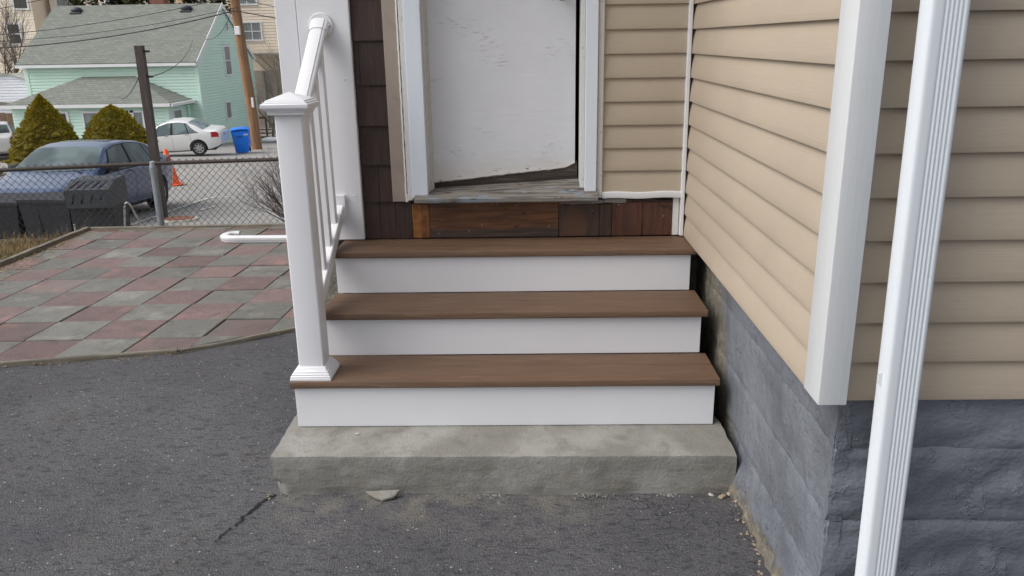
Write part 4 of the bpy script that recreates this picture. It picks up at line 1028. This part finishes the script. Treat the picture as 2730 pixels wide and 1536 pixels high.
cable((-12.3, 35.9, 3.4), (-3, 33, 1.0), -.1, .014, 'thin cable dropping right from the utility pole over a beige window')
cable((-5.95, 12.36, .83), (-16.05, 39.98, 1.65), .30, .010, 'thin wire from the dark post rising to the green gable')
cable((-6.17, 12.36, .83), (-19, 37.2, -.9), .25, .010, 'thin wire from the dark post down to the porch roof')
cable((-16.03, 41.5, 1.7), (-12.4, 36, 3.1), .5, .012, 'slack wire hanging from the green gable to the utility pole')

# ------------------------------------------------------------ mint green house
def clap_wall(bm, P0, ud, nd, zlo, zhi, span, ex=.155, out=.05):
    # courses: span(z) -> (u0,u1) ; saw-tooth boards
    P0, ud, nd = Vector(P0), Vector(ud), Vector(nd); k = 0; z = zlo
    while z < zhi-1e-4:
        z1 = min(z+ex, zhi); a0, b0 = span(z); a1, b1 = span(z1)
        if b0-a0 > .02:
            g = min(.034, (z1-z)*.5); F4 = lambda q: bm.faces.new([bm.verts.new(p) for p in q])
            V = lambda u, o, zz: P0+ud*u+nd*o+Vector((0, 0, zz))
            F4([V(a0, out, z+g), V(b0, out, z+g), V(b1, out-.012, z1), V(a1, out-.012, z1)])
            F4([V(a0, out-.05, z+g), V(b0, out-.05, z+g), V(b0, out, z+g), V(a0, out, z+g)])
            F4([V(a0, out-.05, z), V(b0, out-.05, z), V(b0, out-.05, z+g), V(a0, out-.05, z+g)])
            F4([V(a0, out-.05, z), V(b0, out-.05, z), V(b0, out-.012, z), V(a0, out-.012, z)])
        z = z1
def window(par, P0, ud, nd, u0, u1, z0, z1, mid=True, glass='glass_curtain', frame='bg_white', cross=False, fw=.07):
    P0, ud, nd = Vector(P0), Vector(ud), Vector(nd)
    def bx(bm, a, b, c, d, o0, o1):
        prism(bm, [P0+ud*a+Vector((0, 0, c))+nd*o0, P0+ud*b+Vector((0, 0, c))+nd*o0, P0+ud*b+Vector((0, 0, d))+nd*o0, P0+ud*a+Vector((0, 0, d))+nd*o0], nd, o1-o0)
    bm = nb(); f = fw
    bx(bm, u0-f, u1+f, z1, z1+f, 0, .10); bx(bm, u0-f*1.2, u1+f*1.2, z0-f, z0, 0, .13); bx(bm, u0-f, u0, z0, z1, 0, .10); bx(bm, u1, u1+f, z0, z1, 0, .10)
    if mid: bx(bm, u0, u1, (z0+z1)/2-.03, (z0+z1)/2+.03, .02, .082)
    if cross: bx(bm, (u0+u1)/2-.03, (u0+u1)/2+.03, z0, z1, .02, .081)
    w = obj('window', bm, frame, par); bm = nb(); bx(bm, u0, u1, z0, z1, -.04, .062); obj('pane', bm, glass, w)
mh_ = thing('green_house', 'mint green clapboard house with grey shingle roof beyond the parking lot', 'house')
X0, X1, Y0, Y1, ZE, ZR, YR = -24.95, -16.03, 40.0, 48.7, .68, 3.50, 44.30
ZG = -4.2
bm = nb(); clap_wall(bm, (X0, Y0, 0), (1, 0, 0), (0, -1, 0), ZG, ZE, lambda z: (0, X1-X0)); obj('wall', bm, 'mint_siding', mh_)
def gs(z):
    if z <= ZE: return (0, Y1-Y0)
    t = (z-ZE)/(ZR-ZE); return (t*(YR-Y0), (Y1-Y0)-t*(Y1-YR))
bm = nb(); clap_wall(bm, (X1, Y0, 0), (0, 1, 0), (1, 0, 0), ZG, ZR-.05, gs); obj('wall', bm, 'mint_siding', mh_)
bm = nb(); box(bm, X0+.05, X1-.03, Y0+.03, Y1, ZG, ZE); 
prism(bm, [(X0+.05, Y0+.03, ZE), (X0+.05, YR, ZR-.06), (X0+.05, Y1, ZE)], (1, 0, 0), X1-X0-.08); obj('wall_core', bm, 'mint_trim', mh_)
for q in ((X1-.10, X1+.065, Y0-.065, Y0+.10), (X0-.05, X0+.16, Y0-.065, Y0+.05), (X1-.02, X1+.065, Y1-.12, Y1+.03)): obj('corner_trim', boxm(*q, ZG, ZE), 'mint_trim', mh_)
def roofslab(bm, a, b, c, d, th=.08):
    a, b, c, d = map(Vector, (a, b, c, d)); n = (b-a).cross(d-a).normalized(); n = n if n.z > 0 else -n; prism(bm, [a, b, c, d], n, th)
ov = .28
bm = nb(); sl = (ZR-ZE)/(YR-Y0)
roofslab(bm, (X0-.25, Y0-ov, ZE-ov*sl+.02), (X1+.12, Y0-ov, ZE-ov*sl+.02), (X1+.12, YR, ZR+.02), (X0-.25, YR, ZR+.02))
sl2 = (ZR-ZE)/(Y1-YR)
roofslab(bm, (X0-.25, Y1+ov, ZE-ov*sl2+.02), (X1+.12, Y1+ov, ZE-ov*sl2+.02), (X1+.12, YR, ZR+.02), (X0-.25, YR, ZR+.02)); rf = obj('roof', bm, 'asphalt_shingles', mh_)
bm = nb(); prism(bm, [(X0-.25, Y0-ov-.12, ZE-ov*sl-.10), (X0-.25, Y0-ov-.12, ZE-ov*sl+.04), (X0-.25, Y0-ov+.02, ZE-ov*sl+.04), (X0-.25, Y0-ov+.04, ZE-ov*sl-.10)], (1, 0, 0), X1-X0+.37); obj('gutter', bm, 'bg_white', mh_)
bm = nb()
prism(bm, [(X1+.12, Y0-ov, ZE-ov*sl-.12), (X1+.12, Y0-ov, ZE-ov*sl+.12), (X1+.12, YR, ZR+.11), (X1+.12, YR, ZR-.15)], (1, 0, 0), .03)
prism(bm, [(X1+.12, Y1+ov, ZE-ov*sl2-.12), (X1+.12, Y1+ov, ZE-ov*sl2+.12), (X1+.12, YR, ZR+.11), (X1+.12, YR, ZR-.15)], (1, 0, 0), .03); obj('rake_board', bm, 'bg_white', mh_)
for vx in (-23.75, -17.68):
    bm = nb(); g = Matrix.Translation((vx, 43.75, 3.32))@Matrix.Diagonal((.32, .26, .17, 1)); bmesh.ops.create_icosphere(bm, subdivisions=2, radius=1, matrix=g); box(bm, vx-.3, vx+.3, 43.5, 44.0, 3.0, 3.22, .03); obj('roof_vent', bm, 'bin_grey', rf, smooth=True)
bm = nb(); box(bm, -20.03, -19.26, 44.6, 45.3, 3.0, 4.7); obj('chimney', bm, 'brick_red', rf)
window(mh_, (X1, Y0, 0), (0, 1, 0), (1, 0, 0), 3.93, 4.78, -.20, 1.28, fw=.10)
window(mh_, (X1, Y0, 0), (0, 1, 0), (1, 0, 0), 3.28, 3.98, -2.55, -1.72, mid=False, fw=.08)
window(mh_, (X1, Y0, 0), (0, 1, 0), (1, 0, 0), 4.68, 4.98, 2.18, 2.56, mid=False, fw=.05)
# porch extension
PX0, PX1, PY0 = -24.45, -16.72, 37.5
bm = nb(); clap_wall(bm, (PX0, PY0, 0), (1, 0, 0), (0, -1, 0), ZG, -1.40, lambda z: (0, PX1-PX0)); obj('wall', bm, 'mint_siding', mh_)
bm = nb(); clap_wall(bm, (PX1, PY0, 0), (-.03, 1, 0), (1, .03, 0), ZG, -1.34, lambda z: (0, Y0-PY0)); obj('wall', bm, 'mint_siding', mh_)
bm = nb(); box(bm, PX0+.03, PX1-.1, PY0+.03, Y0, ZG, -1.4); box(bm, PX1-.10, PX1+.035, PY0-.035, PY0+.08, ZG, -1.42); obj('corner_trim', bm, 'mint_trim', mh_)
bm = nb(); e = -1.32; o_ = .32; rt = -.06
A, B, Cc, D = Vector((PX0-o_, PY0-o_, e)), Vector((PX1+o_, PY0-o_, e)), Vector((PX1+o_, Y0-.0, e)), Vector((PX0-o_, Y0, e)); E1, F1 = Vector((PX0+2.5, Y0, rt)), Vector((PX1-2.6, Y0, rt))
for q in ((A, B, F1, E1), (B, Cc, F1), (D, A, E1), (A, D, Cc, B)): bm.faces.new([bm.verts.new(p) for p in q])
obj('porch_roof', bm, 'asphalt_shingles', mh_)
bm = nb(); box(bm, PX0-o_-.05, PX1+o_+.05, PY0-o_-.12, PY0-o_, e-.12, e+.02); box(bm, PX1+o_, PX1+o_+.12, PY0-o_-.12, Y0, e-.12, e+.02); obj('gutter', bm, 'bg_white', mh_)
bm = nb(); tube(bm, [(PX1+.25, Y0-.5, e-.1), (PX1+.12, Y0-.3, e-.35), (PX1+.10, Y0-.2, ZG)], .045, 8); obj('downspout', bm, 'mint_trim', mh_)
window(mh_, (PX0, PY0, 0), (1, 0, 0), (0, -1, 0), 1.35, 2.68, -3.0, -1.72, mid=False, fw=.12, glass='glass_dark')
for a_ in (3.55, 4.75, 5.45, 5.95): window(mh_, (PX0, PY0, 0), (1, 0, 0), (0, -1, 0), a_, a_+(.95 if a_ < 5 else .5), -2.75, -1.72, mid=False, fw=.09)
window(mh_, (PX1, PY0, 0), (-.03, 1, 0), (1, .03, 0), .45, 1.45, -2.6, -1.72, mid=True, fw=.07)

# beige buildings far back
bR = thing('beige_house', 'tall cream clapboard house behind the utility pole', 'house')
bm = nb(); clap_wall(bm, (-24.5, 62, 0), (1, 0, 0), (0, -1, 0), .75, 9, lambda z: (0, 19), .22, .05); obj('wall', bm, 'cream_siding', bR)
bm = nb(); box(bm, -24.4, -5.6, 62.05, 74, -6, 9); obj('wall_core', bm, 'cream_siding', bR)
bm = nb(); prism(bm, [(-20.4, 61.9, .78), (-5.5, 61.9, .78), (-5.5, 59.2, .62), (-20.4, 59.2, .62)], (0, 0, 1), .12); obj('porch_roof', bm, 'cream_siding_dark', bR)
bm = nb()
for k in range(16): x = -20.6+k*.62; prism(bm, [(x, 61.95, .70), (x+.10, 61.95, .70), (x+1.35, 61.95, -.55), (x+1.25, 61.95, -.55)], (0, -1, 0), .06)
obj('lattice_strip', bm, 'cream_siding_dark', bR)
bm = nb(); box(bm, -20.2, -8, 61.7, 61.95, -5.5, -.56); obj('basement_wall', bm, 'cream_siding_dark', bR)
bm = nb()
for k in range(4): x = -19.6+k*1.9; box(bm, x, x+.18, 61.5, 61.68, -5.4, -.6)
obj('post', bm, 'bg_grey', bR)
window(bR, (-24.5, 62, 0), (1, 0, 0), (0, -1, 0), 3.72, 5.05, 1.75, 2.95, mid=True, cross=True, fw=.12)
window(bR, (-24.5, 62, 0), (1, 0, 0), (0, -1, 0), 3.55, 4.9, 4.35, 5.6, mid=True, cross=True, fw=.12)
bm = nb(); box(bm, -25, -5, 61.5, 75, 9, 9.3); obj('roof', bm, 'asphalt_shingles', bR)
bL = thing('beige_house', 'cream house with dark windows behind the bare tree at upper left', 'house')
bm = nb(); clap_wall(bm, (-52, 62, 0), (1, 0, 0), (0, -1, 0), -6, 8, lambda z: (0, 15.2), .22, .05); obj('wall', bm, 'cream_siding', bL)
bm = nb(); box(bm, -51.9, -36.9, 62.05, 74, -6, 8); obj('wall_core', bm, 'cream_siding', bL)
window(bL, (-52, 62, 0), (1, 0, 0), (0, -1, 0), 13.05, 13.95, 1.75, 3.15, fw=.12, glass='glass_dark'); window(bL, (-52, 62, 0), (1, 0, 0), (0, -1, 0), 9.2, 10.2, 1.75, 3.15, fw=.12, glass='glass_dark')
window(bL, (-52, 62, 0), (1, 0, 0), (0, -1, 0), 13.9, 14.9, 4.3, 5.9, fw=.12, glass='glass_dark')
bm = nb(); box(bm, -52.5, -36.4, 61.4, 75, 8, 8.3); obj('roof', bm, 'asphalt_shingles', bL)
bM = thing('beige_house', 'pale house whose white windows show just above the green roof', 'house')
bm = nb(); clap_wall(bm, (-36.5, 64, 0), (1, 0, 0), (0, -1, 0), -5, 9, lambda z: (0, 9), .22, .05); obj('wall', bm, 'cream_siding', bM)
bm = nb(); box(bm, -36.45, -27.6, 64.05, 72, -5, 9); obj('wall_core', bm, 'cream_siding', bM)
for u in (.3, 1.35, 4.2): window(bM, (-36.5, 64, 0), (1, 0, 0), (0, -1, 0), u+.3, u+1.15, 4.35, 5.6, mid=False, fw=.13, glass='glass_curtain')
bm = nb(); box(bm, -36.9, -27.2, 63.4, 72.5, 9, 9.3); obj('roof', bm, 'asphalt_shingles', bM)
wh_ = thing('white_house', 'small white clapboard house at the far left behind the conical shrub', 'house')
def wgs(z):
    if z < -1.3: return (0, 8.2)
    return (3.2*(z+1.3)/1.32, 6.9-(z+1.3)*.99 if z < .02 else 3.3)
bm = nb(); clap_wall(bm, (-34, 42.5, 0), (1, 0, 0), (0, -1, 0), -4.6, 0, lambda z: (0, 8.3) if z < -.55 else ((z+.55)*6, 8.3-(z+.55)*2.9), .15, .04); obj('wall', bm, 'grey_white_siding', wh_)
bm = nb(); box(bm, -33.9, -25.8, 42.55, 50, -4.6, -.60); obj('wall_core', bm, 'grey_white_siding', wh_)
bm = nb(); roofslab(bm, (-27.35, 42.35, .02), (-25.45, 42.35, -.62), (-25.45, 50, -.62), (-27.35, 50, .02), .06); roofslab(bm, (-34.2, 42.35, -.62), (-27.35, 42.35, .02), (-27.35, 50, .02), (-34.2, 50, -.62), .06); obj('roof', bm, 'bg_grey', wh_)
bm = nb(); prism(bm, [(-34, 42.2, -1.0), (-25.7, 42.2, -1.62), (-25.7, 42.2, -1.74), (-34, 42.2, -1.12)], (0, 1, 0), .28); obj('gutter', bm, 'foundation_paint', wh_)
wf = thing('wooden_fence', 'brown wooden fence panel left of the green porch', 'fence')
for k in range(8): obj('fence_board', boxm(-27.4+k*.33, -27.09+k*.33, 38.4, 38.44, -3.9, -1.75+.02*(k % 3)), 'fence_brown', wf)

# ------------------------------------------------------------ shrubs and trees
def cone_shrub(x, y, h, r, lab, prof, seed):
    t = thing('conical_shrub', lab, 'shrub', 'golden evergreen shrubs in front of the green house'); z0 = lotz(x, y)
    bm = nb(); n, m = 90, 70; V = []
    def rad(u): 
        for (a, p), (b, q) in zip(prof, prof[1:]):
            if u <= b: return p+(q-p)*(u-a)/(b-a)
        return 0
    def sp(u, a):
        R0 = r*rad(u); d = 1+.10*nz((math.cos(a)*2, math.sin(a)*2, u*6), 1.3, seed)+.34*abs(nz((math.cos(a)*4.6, math.sin(a)*4.6, u*14), 1, seed))-.10
        return Vector((R0*d*math.cos(a), R0*d*math.sin(a), u*h+.02*h*nz((a*2, u*6, 0), 1, seed)))
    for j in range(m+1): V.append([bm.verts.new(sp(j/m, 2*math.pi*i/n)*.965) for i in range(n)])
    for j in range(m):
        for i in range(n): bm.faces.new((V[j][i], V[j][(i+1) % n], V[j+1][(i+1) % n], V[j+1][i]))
    o = obj('shaded_core', bm, 'foliage_core', t)  # closed inner shell; its dark colour stands in for shade between leaf clumps
    bm = nb()
    for k in range(24000):
        u = random.random()**1.25; a = random.random()*2*math.pi; p = sp(u, a); L_ = random.uniform(.022, .05)*(1 if random.random() < .9 else 2.2); 
        clump = nz((math.cos(a)*5, math.sin(a)*5, u*16), 1.1, seed+2); 
        p *= 1; p.x *= 1+.05*clump; p.y *= 1+.05*clump; p.z -= .05*clump
        d = Vector((math.cos(a), math.sin(a), .6+random.uniform(-.5, .7))).normalized(); s = d.cross(Vector((random.uniform(-1, 1), random.uniform(-1, 1), random.uniform(-1, 1)))).normalized()*L_*.38
        vs = [bm.verts.new(q) for q in (p-s-d*L_*.4, p+s-d*L_*.4, p+d*L_*.7)]; bm.faces.new(vs)
    o2 = obj('foliage', bm, 'foliage_gold', t)
    bm = nb(); tube(bm, [(0, 0, -.3), (0, 0, h*.5)], .06, 8); obj('trunk', bm, 'bark', t)
    t.location = (x, y, z0); return t
cp_ = [(0, .92), (.12, 1.0), (.3, .88), (.5, .68), (.72, .42), (.9, .18), (1, .0)]
cone_shrub(-16.15, 26, 2.53, 1.30, 'tall golden-green conical shrub, the left of the two big ones', cp_, 1)
cone_shrub(-14.20, 27, 2.15, 1.28, 'lower rounded golden-green shrub behind the blue car roof', [(0, .9), (.15, 1), (.35, .95), (.6, .74), (.8, .5), (.93, .26), (1, 0)], 2)
cone_shrub(-16.75, 22.5, 1.05, .80, 'small golden shrub cut off by the left edge of the photo', [(0, .9), (.2, 1), (.5, .85), (.8, .5), (1, 0)], 3)

def branchy(bmT, bmC, p, d, L, r, lev, maxl, spread=.5, up=.12, kids=(2, 3), thin=.0):
    n = 4; pts = [p.copy()]; q = p.copy(); dd = d.copy(); rr = [r]
    for k in range(n):
        dd = (dd+Vector([random.uniform(-1, 1)*.16 for _ in range(3)])+Vector((0, 0, up*.3))).normalized(); q = q+dd*L/n; pts.append(q.copy()); rr.append(r*(1-.38*(k+1)/n))
    tube(bmT if lev < 2 else bmC, pts, rr, 6 if lev < 2 else 3, cap=False)
    if lev >= maxl: return
    for k in range(random.randint(*kids)):
        t = random.uniform(.35, 1); i = min(n, int(t*n)+0); b = pts[i]
        nd = (dd+Vector([random.uniform(-1, 1)*spread*1.5 for _ in range(3)])+Vector((0, 0, up))).normalized()
        branchy(bmT, bmC, b, nd, L*random.uniform(.55, .8), rr[i]*.62, lev+1, maxl, spread, up, kids)
    branchy(bmT, bmC, pts[-1], dd, L*.75, rr[-1]*.9, lev+1, maxl, spread, up, kids)
def bare_tree(x, y, h, lab, mat='bark', seed=1, r=.16, maxl=6, d0=(0, 0, 1), spread=.5, z=None, kids=(2, 3)):
    random.seed(seed); t = thing('bare_tree', lab, 'tree'); A, B = nb(), nb()
    branchy(A, B, Vector((0, 0, -.3)), Vector(d0).normalized(), h*.3, r, 0, maxl, spread, .12, kids)
    obj('trunk', A, mat, t, smooth=True); obj('crown', B, mat, t); t.location = (x, y, lotz(x, y) if z is None else z); return t
bare_tree(-31.0, 47, 10.5, 'leafless tree with arching branches in front of the cream house at upper left', seed=5, r=.20, d0=(.12, 0, 1), maxl=6, spread=.62, kids=(3, 3))
bare_tree(-15.6, 50, 7.0, 'leafless pale bushy tree in front of the tall cream house', 'bark_pale', seed=9, r=.10, d0=(.1, 0, 1), maxl=6, spread=.55, kids=(3, 3))
bare_tree(-18.5, 52, 9.5, 'leafless tree whose twigs hang behind the peak of the green gable', 'bark', seed=12, r=.12, d0=(-.05, 0, 1), maxl=6, spread=.6, kids=(2, 3))
# bare red-brown shrub behind the fence
random.seed(21); t = thing('bare_shrub', 'leafless reddish shrub leaning against the fence beside the newel post', 'shrub'); A, B = nb(), nb()
for k in range(16):
    branchy(A, B, Vector((0, 0, 0)), Vector((-random.uniform(.1, 1.0), random.uniform(-.1, .35), random.uniform(.45, 1.2))).normalized(), .30, .0085, 1, 5, .42, .16, (2, 3))
tube(A, [(.15, 0, .02), (.0, .0, .10), (-.12, 0, .19)], [.022, .019, .014], 7)
obj('stems', A, 'bark_red', t); obj('twigs', B, 'bark_red', t); t.location = (-1.12, 4.42, -.30)
# far evergreens
def evergreen(x, y, h, r, lab, seed, z):
    random.seed(seed); t = thing('evergreen_tree', lab, 'tree', 'evergreens behind the green roof'); bm = nb()
    for k in range(5200):
        u = random.random(); a = random.random()*6.283; rr = r*(1-u)**.7*(.75+.35*nz((math.cos(a)*2, math.sin(a)*2, u*7), 1.3, seed))*random.uniform(.6, 1); L_ = random.uniform(.15, .4)
        p = Vector((rr*math.cos(a), rr*math.sin(a), u*h)); d = Vector((math.cos(a), math.sin(a), random.uniform(-.5, .6))).normalized(); s = d.cross(Vector((random.uniform(-1, 1), random.uniform(-1, 1), 1))).normalized()*L_*.35
        bm.faces.new([bm.verts.new(q) for q in (p-s, p+s, p+d*L_)])
    obj('crown', bm, 'foliage_dark', t); bm = nb(); tube(bm, [(0, 0, -7), (0, 0, h*.9)], [.25, .05], 8); obj('trunk', bm, 'bark', t); t.location = (x, y, z)
evergreen(-28.3, 55, 8, 3.0, 'dark evergreen tree behind the middle of the green roof', 4, 1.2)
evergreen(-24.6, 55, 7.5, 3.1, 'dark evergreen tree right of the brick chimney', 5, 1.2)
evergreen(-21.6, 57, 7.5, 2.6, 'dark evergreen tree behind the right vent of the green roof', 8, 1.4)
evergreen(-26.4, 57, 8, 2.8, 'dark evergreen tree directly behind the brick chimney', 9, 1.0)
evergreen(-38.5, 49, 5.5, 1.3, 'small dark evergreen at the left edge above the white house', 6, -5.5)
# teal mailbox on a white post
mbx = thing('mailbox', 'teal box on a white post in front of the green porch', 'mailbox')
bm = nb(); box(bm, -.06, .06, -.06, .06, 0, .95, .01); obj('post', bm, 'bg_white', mbx)
bm = nb(); prism(bm, [(-.26, -.2, .92), (.26, -.2, .92), (.26, -.2, 1.15), (.16, -.2, 1.28), (-.16, -.2, 1.28), (-.30, -.2, 1.15)], (0, 1, 0), .5); obj('box', bm, 'teal', mbx)
mbx.location = (-18.75, 34.2, lotz(-18.7, 34.2)+.15)
# wooden steps and pale sacks right of the utility pole
wst = thing('wooden_stairs', 'weathered wooden steps with railing right of the utility pole', 'stairs')
for k in range(4): obj('step', boxm(-16.9+.0*k, -15.6, 49.0+.28*k, 49.30+.28*k, -4.5+.2*k, -4.45+.2*k), 'fence_brown', wst)
for xx in (-16.9, -15.7):
    obj('post', boxm(xx, xx+.10, 49.0, 49.1, -4.6, -3.0), 'fence_brown', wst); 
obj('rail', boxm(-16.9, -15.6, 48.95, 49.0, -3.1, -2.98), 'fence_brown', wst)
for k, lab in enumerate(('pale sack lying on the ground, the left of two beside the wooden steps', 'pale sack lying on the ground nearest the white newel post')):
    bm = nb(); g = Matrix.Translation((-13.6+.75*k, 43.0, lotz(-13, 43)+.14))@Matrix.Diagonal((.5, .3, .16, 1)); bmesh.ops.create_icosphere(bm, subdivisions=3, radius=1, matrix=g)
    for v in bm.verts: v.co += Vector((0, 0, .04*nz(v.co, 5)))
    tag(obj('sack', bm, 'bg_white', smooth=True), lab, 'sack')
